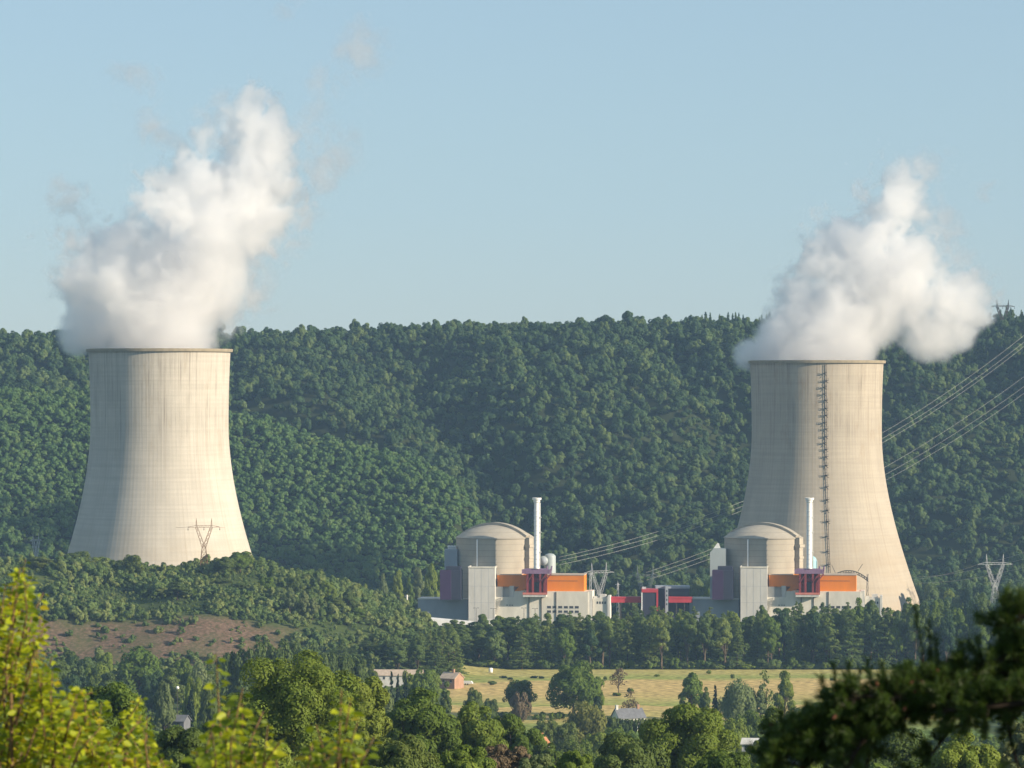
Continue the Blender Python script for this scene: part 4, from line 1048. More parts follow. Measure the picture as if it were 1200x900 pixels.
def belt_foot():
    rnd = random.Random(23)
    for i in range(56):
        d = rnd.uniform(2014, 2022); u = 536 + i * 12.2 + rnd.uniform(-6, 6); x = ux(u, d)
        tree('forest_edge_bush', 'low bush along the foot of the conifer belt at the far meadow edge', 'bush', x, d, rnd.uniform(4, 9), rnd.uniform(2.5, 7), 'bush', rnd.choice(['broad', 'olive_broad', 'scrub', 'dark_broad']), 'bushes along the foot of the belt')
belt_foot()

# ------------------------------------------------------------------ trees that can be told apart
T = tree_px
# by the plant
for i, (u, v, w) in enumerate([(452, 672, 16), (466, 668, 15), (478, 676, 14), (492, 664, 18), (505, 660, 20), (516, 668, 16), (440, 690, 13), (428, 684, 14), (500, 690, 18)]):
    T('broadleaf_tree', 'pale green tree in the group left of the dark purple stair tower', u, v, w, 2400 + (i % 4) * 25, 'tall', 'pale_broad' if i % 3 == 0 else 'broad', 'pale trees left of the plant')
for i, (u, v, w) in enumerate([(648, 688, 20), (672, 684, 22), (716, 688, 20), (740, 690, 18), (790, 680, 22), (812, 684, 20), (834, 676, 20), (1092, 684, 22), (1112, 690, 20), (1135, 688, 20), (1190, 686, 24), (1150, 694, 20)]):
    T('broadleaf_tree', 'mid green tree behind the plant at the foot of the ridge', u, v, w, 2470 + (i % 3) * 30, 'round', 'forest' if i % 2 else 'broad', 'trees behind the plant')
# on the mound
for i, (u, v, w) in enumerate([(10, 662, 34), (48, 652, 34), (90, 646, 40), (118, 652, 30), (155, 650, 30), (160, 658, 30), (204, 664, 28), (232, 668, 30), (262, 652, 34), (282, 646, 34), (298, 656, 26), (246, 656, 26), (70, 660, 28), (135, 656, 26)]):
    T('broadleaf_tree', 'rounded dark tree along the crest of the mound in front of the pale tower', u, v, w, 2105 + (i % 4) * 12, 'round', 'dark_broad' if i % 3 else 'broad', 'trees along the mound crest')
for i, (u, v, w) in enumerate([(208, 682, 34), (225, 690, 30), (190, 688, 24), (345, 674, 22), (365, 690, 22), (330, 690, 22), (395, 700, 24), (312, 676, 24), (280, 700, 22), (260, 688, 26), (420, 712, 22), (445, 722, 22), (408, 690, 20), (384, 680, 22), (150, 690, 20), (430, 726, 20), (460, 735, 20)]):
    T('broadleaf_tree', 'smaller mid green tree on the mound slope above the bare bank', u, v, w, 2030 + (i % 5) * 10, 'round' if i % 2 else 'tall', ('dark_broad', 'broad', 'scrub')[i % 3], 'trees on the mound slope')
for u, v in ((358, 692), (366, 700), (340, 688)):
    T('flowering_shrub', 'creamy flowering shrub on the right shoulder of the mound', u, v, 15, 2010, 'tall', 'pale_broad', 'flowering shrubs on the mound', 'shrub')
# thicket at the foot of the bare bank
T('broadleaf_tree', 'big rounded mid green tree standing alone below the bare bank', 163, 758, 74, 1760, 'round', 'broad')
for i, (u, v, w, d) in enumerate([(70, 772, 44, 1750), (95, 768, 46, 1790), (112, 776, 40, 1730), (130, 788, 36, 1700), (84, 790, 44, 1660), (60, 786, 44, 1690), (200, 782, 36, 1730), (178, 786, 34, 1690), (40, 780, 40, 1720), (15, 775, 44, 1760), (-15, 770, 44, 1770), (122, 764, 30, 1830), (80, 762, 30, 1840), (50, 765, 34, 1840), (215, 772, 30, 1800), (245, 778, 34, 1790), (262, 770, 30, 1830)]):
    T('broadleaf_tree', 'blue green tree in the thicket below the bare reddish bank', u, v, w, d, 'round' if i % 3 else 'tall', ('dark_broad', 'forest', 'broad')[i % 3], 'thicket below the bare bank')
T('willow_tree', 'pale grey green willow right of the big rounded tree below the bank', 236, 776, 38, 1680, 'willow', 'pale_broad')
T('conifer_tree', 'dark narrow fir beside the white ball shaped tank', 220, 805, 20, 1380, 'spruce', 'dark_conifer', cat='conifer')
T('broadleaf_tree', 'grey green tree left of the white ball shaped tank', 192, 798, 34, 1330, 'tall', 'pale_broad')
T('broadleaf_tree', 'small bright tree just behind the cottage below the bank', 228, 792, 30, 1450, 'round', 'broad')
T('broadleaf_tree', 'dark tree behind the cottage roof, second from the white ball', 246, 800, 32, 1420, 'round', 'dark_broad')
for i, (u, v, w) in enumerate([(292, 752, 54), (322, 748, 56), (350, 750, 52), (376, 766, 40), (395, 764, 44), (418, 768, 40), (270, 764, 40)]):
    T('broadleaf_tree', 'dark blue green tree in the row behind the great round tree', u, v, w, 1560 + 22 * (i % 3), 'round', 'dark_broad', 'dark row behind the round tree')
# about the farm
T('broadleaf_tree', 'leafy green tree hiding the right half of the farm barn', 480, 786, 26, 1720, 'round', 'broad')
T('broadleaf_tree', 'bright rounded green tree in front of the farm barn', 496, 783, 34, 1700, 'round', 'broad')
T('broadleaf_tree', 'smaller green tree between the farm barn and the farmhouse', 508, 784, 24, 1760, 'tall', 'broad')
for u, v, w, l in ((459, 789, 14, 'left'), (466, 792, 14, 'middle'), (474, 790, 12, 'right')):
    T('conifer_tree', '%s of three small dark conifers before the farm barn' % l, u, v, w, 1560, 'spruce', 'dark_conifer', 'small conifers by the barn', 'conifer')
T('broadleaf_tree', 'pale leafy tree below the three small conifers', 448, 806, 44, 1300, 'round', 'pale_broad')
T('broadleaf_tree', 'tall dark tree at the left end of the farm barn', 436, 778, 22, 1750, 'tall', 'dark_broad')
T('broadleaf_tree', 'slim tree in front of the brick farmhouse', 523, 799, 16, 1560, 'poplar', 'dark_broad')
# in the meadow
T('broadleaf_tree', 'compact dark green tree alone in the left part of the meadow', 609, 796, 42, 1720, 'round', 'dark_broad')
T('brown_bush', 'rounded reddish brown bush in front of the compact meadow tree', 609, 811, 24, 1660, 'bush', 'brown_bush', cat='bush')
T('broadleaf_tree', 'small bluish tree left of the compact meadow tree', 554, 806, 26, 1690, 'round', 'dark_broad')
T('broadleaf_tree', 'small dark tree at the lower left corner of the meadow', 575, 818, 22, 1660, 'round', 'dark_broad')
T('broadleaf_tree', 'large broad olive tree in the middle of the meadow edge', 671, 774, 66, 1700, 'round', 'olive_broad')
T('broadleaf_tree', 'dense tree grown together with the large olive tree on its right', 694, 789, 34, 1720, 'round', 'broad')
T('bare_tree', 'sparse reddish brown tree right of the large olive tree', 725, 783, 26, 1840, 'thin', 'brown_bush')
T('bare_tree', 'sparse thin tree behind the chimney of the white gabled house', 737, 810, 22, 1700, 'thin', 'brown_bush')
T('willow_tree', 'yellow green weeping willow below the large olive tree', 687, 822, 54, 1480, 'willow', 'willow')
T('cypress_tree', 'dark upright cypress between the willow and the white gabled house', 703, 816, 18, 1500, 'cypress', 'dark_conifer')
T('broadleaf_tree', 'small leafy green tree in the right half of the meadow', 809, 788, 32, 1700, 'tall', 'broad')
T('broadleaf_tree', 'low tree between the leafy meadow tree and the little fir', 825, 805, 16, 1660, 'tall', 'dark_broad')
T('conifer_tree', 'little dark blue fir standing in the meadow', 838, 802, 12, 1650, 'spruce', 'dark_conifer', cat='conifer')
T('willow_tree', 'broad grey green willow right of the little fir', 866, 789, 46, 1640, 'willow', 'pale_broad')
T('broadleaf_tree', 'thin tree close to the right of the broad grey green willow', 890, 803, 16, 1640, 'poplar', 'pale_broad')
T('broadleaf_tree', 'left of two ragged trees at the right end of the meadow', 898, 785, 22, 1660, 'thin', 'dark_broad')
T('broadleaf_tree', 'right of two ragged trees at the right end of the meadow', 919, 786, 28, 1640, 'tall', 'olive_broad')
for i, (u, v) in enumerate(((716, 840), (724, 842), (733, 843), (742, 843), (751, 842), (760, 843), (768, 841))):
    T('hedge_bush', 'clipped dark bush in the hedge before the white gabled house', u, v, 13, 1600, 'bush', 'dark_broad', 'hedge before the gabled house', 'bush')
for i, (u, v, w, d) in enumerate(((590, 800, 10, 1950), (598, 801, 8, 1940), (626, 800, 10, 1950), (634, 801, 8, 1948))):
    T('hedge_bush', 'low dark bush along the far edge of the meadow', u, v, w, d, 'bush', 'dark_conifer', 'low bushes at the far meadow edge', 'bush', hmin=1.6)
for i, (u, v, w, d) in enumerate(((580, 838, 9, 1700), (592, 838, 9, 1700), (636, 837, 10, 1700), (648, 838, 9, 1700), (655, 837, 9, 1700))):
    T('hedge_bush', 'low bush in the hedgerow at the near edge of the meadow', u, v - 3, w, d, 'bush', 'broad', 'hedgerow at the near meadow edge', 'bush', hmin=1.6)
for i, (u, v, w, d, l) in enumerate(((880, 832, 50, 1380, 'olive_broad'), (905, 826, 40, 1420, 'broad'), (935, 828, 44, 1400, 'olive_broad'), (860, 842, 40, 1300, 'broad'), (965, 832, 50, 1350, 'broad'), (915, 842, 40, 1250, 'pale_broad'), (1000, 836, 50, 1300, 'olive_broad'))):
    T('broadleaf_tree', 'olive green tree among the thicket below the right end of the meadow', u, v, w, d, 'round', l, 'thicket right of the meadow')
for i, (u, v, w, d, l) in enumerate(((640, 842, 40, 1450, 'dark_broad'), (662, 846, 36, 1420, 'dark_broad'), (720, 852, 40, 1380, 'broad'), (700, 858, 40, 1320, 'broad'), (745, 855, 46, 1300, 'broad'), (680, 866, 44, 1200, 'olive_broad'), (770, 856, 44, 1300, 'dark_broad'), (660, 880, 50, 1050, 'olive_broad'), (720, 874, 50, 1100, 'olive_broad'), (780, 872, 50, 1050, 'dark_broad'))):
    T('broadleaf_tree', 'bushy green tree in the dip around the orange roofed house', u, v, w, d, 'round', l, 'trees around the orange roofed house')

rs = random.Random(44)
for i in range(22):
    u = rs.uniform(560, 1000); d = rs.uniform(1700, 1985); v_ = HOR + CAM_Z / d * FPX
    T('meadow_shrub', 'low dull green shrub dotted on the mown meadow', u, v_ - rs.uniform(2.5, 6), rs.uniform(5, 13), d, 'bush', rs.choice(['olive_broad', 'dark_broad', 'scrub']), 'low shrubs dotted over the meadow', 'shrub', hmin=.8)
for i in range(16):
    u = rs.uniform(548, 705); d = rs.uniform(1690, 1725)
    T('hedge_bush', 'bush in the ragged hedge along the near edge of the meadow', u, 838 - rs.uniform(0, 5), rs.uniform(9, 20), d, 'bush', rs.choice(['broad', 'olive_broad', 'dark_broad']), 'ragged hedge at the near meadow edge', 'bush', hmin=1.6)
# nearer trees, each with a crown of its own
def near(label, u, v, w_px, d, leaf, seed, lumps=46, shape='round', n=15000, size=None, group=None, z0f=.0, lr=(.16, .28), name='broadleaf_tree'):
    x = ux(u, d); w = w_px * d / FPX; h = vz(v, d) - gz(x, d) + .2
    own = broad_tree(seed, w, h, n, size or max(.10, .0009 * d * .55), lumps, shape, z0f, lr)
    return tree(name, label, 'tree' if 'tree' in name else 'bush', x, d, w, h, None, leaf, group, own=own)
near('great rounded olive green tree with dense leaf clumps, left of centre', 347, 764, 180, 470, 'olive_broad', 401, 90, n=42000, size=.20, lr=(.14, .24))
near('dark green tree right of the great rounded tree', 428, 792, 84, 560, 'olive_broad', 402, 50, n=18000, size=.24)
near('broad dark olive tree below the farm barn, left of the pair', 492, 806, 108, 640, 'olive_broad', 403, 60, n=26000, size=.26, lr=(.16, .28))
near('broad dark olive tree below the brick farmhouse, right of the pair', 560, 822, 96, 660, 'olive_broad', 404, 56, n=22000, size=.26, lr=(.16, .28))
near('rounded olive tree below the brown bush of the meadow', 604, 836, 68, 700, 'olive_broad', 405, 50, n=18000, size=.28)
near('wide dark tree with many leaf clumps below the white gabled house', 806, 822, 150, 600, 'olive_broad', 406, 80, n=36000, size=.24, lr=(.14, .26))
near('sloping dark tree left of the wide clumped tree', 735, 858, 110, 560, 'dark_broad', 407, 50, n=20000, size=.24)
near('dark leafy tree at the left edge of the shaded pine', 925, 828, 84, 520, 'dark_broad', 408, 46, n=18000, size=.22)
near('lime green rounded tree rising behind the tips of the pine', 968, 806, 76, 640, 'broad', 409, 44, n=16000, size=.26)
near('dark green tree behind the yellow branch, below the thicket', 128, 800, 130, 500, 'broad', 410, 70, n=28000, size=.22, lr=(.16, .26))
near('dark tree between the yellow branch and the leafy shoots', 214, 852, 100, 430, 'dark_broad', 411, 50, n=20000, size=.20)
near('bright lime bush low in the middle of the picture', 672, 880, 44, 430, 'broad', 412, 30, n=9000, size=.16, name='leafy_bush', z0f=.3)
near('brownish olive bush low between the two olive trees', 590, 872, 80, 480, 'brown_bush', 413, 40, n=14000, size=.18, name='leafy_bush')
near('dark mass of a tree at the bottom below the olive pair', 470, 862, 110, 400, 'dark_broad', 414, 50, n=20000, size=.18)
near('green bush at the bottom, right of the dark bottom tree', 545, 874, 80, 420, 'olive_broad', 415, 40, n=15000, size=.18, name='leafy_bush')
near('bright green bush seen under the limbs of the pine', 1130, 858, 90, 380, 'broad', 416, 44, n=16000, size=.17, name='leafy_bush')
near('yellow green bush at the far right under the pine', 1192, 846, 70, 400, 'pale_broad', 417, 40, n=14000, size=.17, name='leafy_bush')
near('dark tree behind the pine limbs at the bottom', 1040, 850, 110, 460, 'dark_broad', 418, 50, n=18000, size=.2)
near('rounded bush hiding the walls of the orange roofed house', 640, 867, 44, 900, 'olive_broad', 424, 40, n=9000, size=.3, name='leafy_bush')
near('rounded bush hiding the pale house walls below the meadow', 888, 868, 40, 900, 'broad', 425, 40, n=9000, size=.28, name='leafy_bush')
near('bush at the bottom below the wide clumped tree', 850, 880, 90, 400, 'olive_broad', 419, 44, n=15000, size=.17, name='leafy_bush')
near('pale grey bush beside the lime bush', 630, 884, 60, 440, 'pale_broad', 420, 30, n=10000, size=.17, name='leafy_bush')
near('dark bush in the bottom left corner behind the yellow branch', 40, 830, 120, 460, 'dark_broad', 421, 50, n=18000, size=.2)
near('dark green bush under the great rounded tree', 300, 862, 110, 380, 'broad', 422, 50, n=20000, size=.17, name='leafy_bush')
near('dark olive bush at the foot of the great rounded tree, right side', 395, 866, 90, 400, 'dark_broad', 423, 44, n=16000, size=.17, name='leafy_bush')
def fill():
    rnd = random.Random(33); lim = lambda u: np.interp(u, [0, 150, 260, 330, 440, 470, 560, 600, 640, 700, 760, 800, 870, 930, 1000, 1200], [795, 815, 820, 790, 806, 822, 832, 846, 858, 866, 868, 850, 856, 846, 850, 842])
    for i in range(90):
        u = rnd.uniform(-20, 1220); d = rnd.uniform(620, 1450); v = float(lim(u)) + rnd.uniform(0, 45)
        x = ux(u, d); h = vz(v, d) - gz(x, d)
        if h < 3.5 or h > 24: continue
        tree('broadleaf_tree', 'mixed green tree on the wooded slope below the valley meadow', 'tree', x, d, max(5, h * rnd.uniform(.7, 1.0)), h, rnd.choice(['round', 'round', 'tall']), rnd.choice(['broad', 'dark_broad', 'olive_broad', 'olive_broad']), 'trees on the wooded slope')
fill()

# ------------------------------------------------------------------ foreground: leafy shoots and the pine
def near_leaf(name, c0, c1, c2, transl): return leaf_mat(name, c0, c1, c2, transl, .12, .45, .3)
M['lime_leaf'] = near_leaf('lime_leaves', (.23, .30, .014), (.37, .41, .018), (.56, .53, .04), .45)
M['gold_leaf'] = near_leaf('gold_leaves', (.34, .30, .016), (.44, .36, .018), (.42, .24, .03), .45)
M['green_leaf'] = near_leaf('green_leaves', (.09, .15, .012), (.15, .21, .016), (.24, .28, .02), .45)
M['needle'] = near_leaf('pine_needles', (.021, .046, .010), (.038, .072, .014), (.068, .115, .019), .26)
def leaves_on(shoots, d0, rng, size, per_m, mats_w):
    """shoots: polylines of 3D points; leaves stand off them in turn. Returns leaf arrays and the twig mesh"""
    V, F, MI = [], [], []; b = MB(); nf = 0
    for pts in shoots:
        P = [Vector(p) for p in pts]; ln = sum((P[i + 1] - P[i]).length for i in range(len(P) - 1))
        b.tube(P, [.011 - .007 * i / max(1, len(P) - 1) for i in range(len(P))], 5)
        n = max(3, int(ln * per_m)); ph = rng.random() * 6
        for k in range(n):
            f = (k + .6) / n; f = .12 + .88 * f; s = f * (len(P) - 1); i = min(int(s), len(P) - 2)
            p = P[i].lerp(P[i + 1], s - i); ax = (P[i + 1] - P[i]).normalized()
            a = ph + k * 2.4; o = Vector((math.cos(a), math.sin(a), .25 + .3 * rng.random())); o = (o - ax * o.dot(ax) * .6).normalized()
            L_ = size * (.65 + .6 * rng.random()) * (1.0 - .35 * max(0, f - .8) / .2)
            droop = Vector((0, 0, -rng.random() * .5)); t = (o + droop).normalized(); sd = t.cross(Vector((rng.normal(), rng.normal(), rng.normal() + 1.2))).normalized(); up = sd.cross(t)
            w = L_ * (.30 + .1 * rng.random()); q = p + t * L_ * .25
            vs = [q, q + t * L_ * .35 + sd * w + up * L_ * .06, q + t * L_ * .75 + sd * w * .72 + up * L_ * .04, q + t * L_ * 1.05 - up * L_ * .1, q + t * L_ * .75 - sd * w * .72 + up * L_ * .04, q + t * L_ * .35 - sd * w + up * L_ * .06]
            V += [tuple(x) for x in vs]; F += [(nf, nf + 1, nf + 2, nf + 3), (nf, nf + 3, nf + 4, nf + 5)]; nf += 6
            m_ = rng.choice(len(mats_w), p=mats_w); MI += [m_, m_]
    return np.array(V), np.array(F), MI, b
def leafy(name, label, cat, d, shoots_px, size, per_m, mats, weights, seed, depth=1.0, base_u=None):
    rng = np.random.default_rng(seed); sh = []
    u0 = base_u if base_u is not None else sum(s[0][0] for s in shoots_px) / len(shoots_px)
    bx, bz = ux(u0, d), gz(ux(u0, d), d)
    t = thing(name, label, cat, (bx, d, bz))
    for s in shoots_px:
        dd = d + rng.uniform(-depth, depth); mid = [px(u, v, dd) for u, v in s]
        sh.append([(x - bx + rng.normal() * .01, y - d + .15 * i * rng.uniform(-1, 1), z - bz) for i, (x, y, z) in enumerate(mid)])
    V, F, MI, b = leaves_on(sh, d, rng, size, per_m, weights)
    add('crown', npmesh('crown', V, F, True, MI), [M[m_] for m_ in mats], t)
    k = MB(); 
    for i in range(0, len(sh), max(1, len(sh) // 9)):
        e = Vector(sh[i][0]); k.tube([(0, 0, -.3), (e.x * .35, e.y * .4, e.z * .5), tuple(e)], [.05, .028, .012], 6)
    k.v = k.v; b.raw(k.v, k.f, True)
    b.build('trunk', M['twig'], t)
    return t
def left_branch():
    rng = random.Random(3); S = []
    vt = lambda u: float(np.interp(u, [-90, 0, 14, 28, 40, 50, 56, 66, 78, 112, 128, 140, 170, 182, 205, 230], [655, 672, 668, 654, 690, 712, 765, 792, 804, 808, 850, 852, 818, 868, 893, 915]))
    for tip, base in (((29, 655), (12, 800)), ((22, 668), (5, 790)), ((52, 694), (20, 780)), ((47, 733), (20, 850)), ((62, 768), (36, 860)), ((113, 809), (40, 850)), ((92, 806), (45, 870)), ((171, 816), (118, 890)), ((165, 845), (120, 905)), ((122, 850), (80, 910)), ((186, 880), (140, 925)), ((4, 686), (-8, 800)), ((36, 678), (20, 770))):
        m1 = (base[0] * .5 + tip[0] * .5 + rng.uniform(-6, 6), base[1] * .5 + tip[1] * .5 - 4); S.append([base, m1, tip])
    for i in range(230):
        u = rng.uniform(-75, 205); top = vt(u); v = top + 6 + (rng.random() ** 1.3) * (935 - top)
        ln = rng.uniform(45, 85); du = rng.uniform(-30, 12)
        S.append([(u + du, v + ln), (u + du * .4 + rng.uniform(-5, 5), v + ln * .45), (u, v)])
    leafy('leafy_tree', 'sunlit yellow green tree close to the camera filling the left corner', 'tree', 31, S, .074, 54, ['lime_leaf', 'gold_leaf', 'green_leaf'], [.52, .08, .40], 71, 1.5, 20)
left_branch()
def shoots():
    rng = random.Random(9)
    S = [[(262, 912), (259, 840), (254, 766)], [(270, 915), (272, 870), (284, 806)], [(285, 915), (292, 870), (304, 838)], [(250, 915), (252, 890), (243, 862)], [(300, 915), (312, 890), (332, 864)], [(266, 910), (264, 860), (268, 826)], [(280, 910), (284, 860), (287, 822)], [(240, 915), (238, 900), (228, 884)]]
    for i in range(11):
        u = rng.uniform(236, 338); S.append([(u + rng.uniform(-6, 6), 925), (u, 900), (u + rng.uniform(-10, 10), rng.uniform(846, 892))])
    leafy('leafy_sapling', 'blurred bright green sapling with an upright shoot in front of the great rounded tree', 'sapling', 26, S, .074, 46, ['lime_leaf', 'gold_leaf', 'green_leaf'], [.40, .04, .56], 72, .7, 275)
    S = [[(392, 915), (398, 870), (405, 806)], [(385, 915), (382, 880), (374, 846)], [(402, 915), (410, 880), (420, 842)], [(420, 915), (424, 890), (436, 868)], [(380, 915), (372, 900), (362, 880)], [(398, 900), (404, 850), (412, 815)]]
    for i in range(9):
        u = rng.uniform(355, 445); S.append([(u + rng.uniform(-6, 6), 925), (u, 905), (u + rng.uniform(-10, 10), rng.uniform(866, 900))])
    leafy('leafy_sapling', 'smaller blurred sapling with a yellow tip right of the great rounded tree', 'sapling', 25, S, .076, 38, ['lime_leaf', 'gold_leaf', 'green_leaf'], [.30, .05, .65], 73, .6, 398)
shoots()
def pine():
    rng = np.random.default_rng(91); rnd = random.Random(91); d = 22.0
    bx = ux(1345, d); bz = gz(bx, d); t = thing('pine_tree', 'dark shaded pine reaching in from the right edge with reddish cones', 'pine', (bx, d, bz))
    def loc(u, v, dy=0.0):
        p = px(u, v, d); return Vector((p[0] - bx, dy, p[2] - bz))
    tr = MB(); z1 = 11.0
    tr.tube([(0, 0, -.4), (.05, .1, 3), (-.05, 0, 6.5), (0, .1, z1)], [.20, .16, .10, .03], 9)
    limbs = [[(1345, 840, 0), (1240, 826, .1), (1150, 836, .1), (1080, 832, 0), (1010, 842, -.1), (950, 862, -.1), (905, 896, -.1)],
             [(1345, 790, .3), (1250, 782, .2), (1180, 788, .1), (1120, 798, .0), (1070, 812, -.1)],
             [(1345, 740, .2), (1260, 725, .2), (1205, 722, .1), (1178, 735, .1)],
             [(1150, 836, .1), (1115, 862, .2), (1095, 890, .2), (1070, 915, .2)],
             [(1080, 832, 0), (1050, 815, -.2), (1010, 812, -.2), (975, 822, -.2)],
             [(1180, 840, .1), (1188, 870, .1), (1196, 912, .0)],
             [(1040, 838, -.1), (1005, 868, -.2), (985, 905, -.2)], [(1060, 835, .3), (1030, 870, .3), (1020, 910, .3)],
             [(1345, 690, -.4), (1280, 672, -.6), (1225, 676, -.7)], [(1345, 800, -.6), (1270, 790, -.9), (1225, 800, -1.0)], [(1345, 860, -.6), (1270, 850, -.9), (1220, 862, -1.0)],  # limbs out of view, here and on the next line, added to shade the rest
             [(1345, 640, -.4), (1275, 615, -.8), (1235, 620, -1.0)],
             [(1345, 810, .4), (1250, 798, .4), (1180, 806, .3), (1120, 815, .2), (1060, 822, .1)], [(1345, 775, .1), (1250, 764, 0), (1195, 766, 0), (1150, 780, 0)],
             [(1010, 842, -.1), (960, 850, .2), (925, 872, .2), (900, 905, .2)], [(1080, 832, 0), (1030, 850, .2), (990, 868, .2), (940, 905, .1)], [(1345, 830, -.2), (1240, 815, -.3), (1160, 822, -.3), (1100, 828, -.3)]]
    tw = []                                                                             # twigs: (base, tip)
    for li, lb in enumerate(limbs):
        P = [loc(*p) for p in lb]; n = len(P)
        tr.tube(P, [.035 - .025 * i / (n - 1) if li < 3 or li > 7 else .014 - .007 * i / (n - 1) for i in range(n)], 6)
        ln = sum((P[i + 1] - P[i]).length for i in range(n - 1)); hang = li in (3, 5)
        k = int(ln * (30 if hang else 118))
        for q in range(k):
            f = rng.random() * (n - 1); i = min(int(f), n - 2); b = P[i].lerp(P[i + 1], f - i)
            dirn = Vector((rng.normal() * .55 - .35, rng.normal() * .6, .75 + rng.normal() * .5)) if rng.random() < .72 else Vector((rng.normal() * .7 - .3, rng.normal() * .7, -.45 + rng.normal() * .4))
            L_ = rng.uniform(.07, .20) * (.6 if hang else 1)
            tw.append((b, b + dirn.normalized() * L_))
    for u0, v0, u1, v1 in ((1085, 790, 1072, 713), (1092, 790, 1088, 730), (1100, 790, 1097, 748), (1040, 825, 1033, 778), (1022, 825, 1017, 775), (1000, 825, 1008, 784), (1000, 830, 994, 778), (982, 830, 977, 778), (972, 835, 962, 794), (1060, 810, 1050, 782), (1130, 785, 1126, 752), (1150, 775, 1146, 746), (1190, 740, 1172, 722), (1195, 730, 1196, 694), (1180, 745, 1182, 708)):
        tw.append((loc(u0, v0), loc(u1, v1)))
    A, B, W = [], [], []
    for a, b in tw:
        tr.bar(a, b, .005, 4, .003); ax = (b - a); L_ = ax.length; ax = ax.normalized(); n = int(55 + 190 * L_)
        for _ in range(n):
            f = .22 + .8 * rng.random() ** .8; p = a + ax * L_ * f; o = Vector(rng.normal(size=3)); o = (o - ax * o.dot(ax)).normalized()
            dr = (ax * rng.uniform(.5, 1.1) + o * rng.uniform(.5, 1.0)).normalized(); ln = rng.uniform(.035, .062)
            A.append(p); B.append(p + dr * ln); W.append(dr.cross(Vector(rng.normal(size=3))).normalized() * .0026)
    A, B, W = np.array(A), np.array(B), np.array(W); n = len(A)
    V = np.stack([A - W, A + W, B + W * .35, B - W * .35], 1).reshape(-1, 3)
    add('crown', npmesh('crown', V, np.arange(n * 4).reshape(-1, 4)), M['needle'], t)
    tr.build('trunk', M['pine_bark'], t)
    for k in range(60):
        a, b = rnd.choice(tw); p = b; r_ = rnd.uniform(.009, .013); c = MB(); dv = (b - a).normalized(); q = dv.to_track_quat('Z', 'Y')
        c.lathe([(.002, 0), (r_ * .9, r_ * .7), (r_, r_ * 1.5), (r_ * .6, r_ * 2.8), (.002, r_ * 3.6)], 8)
        c.v = [tuple(Vector(p) + q @ Vector(v)) for v in c.v]; c.build('cone', M['cone'], t)
pine()

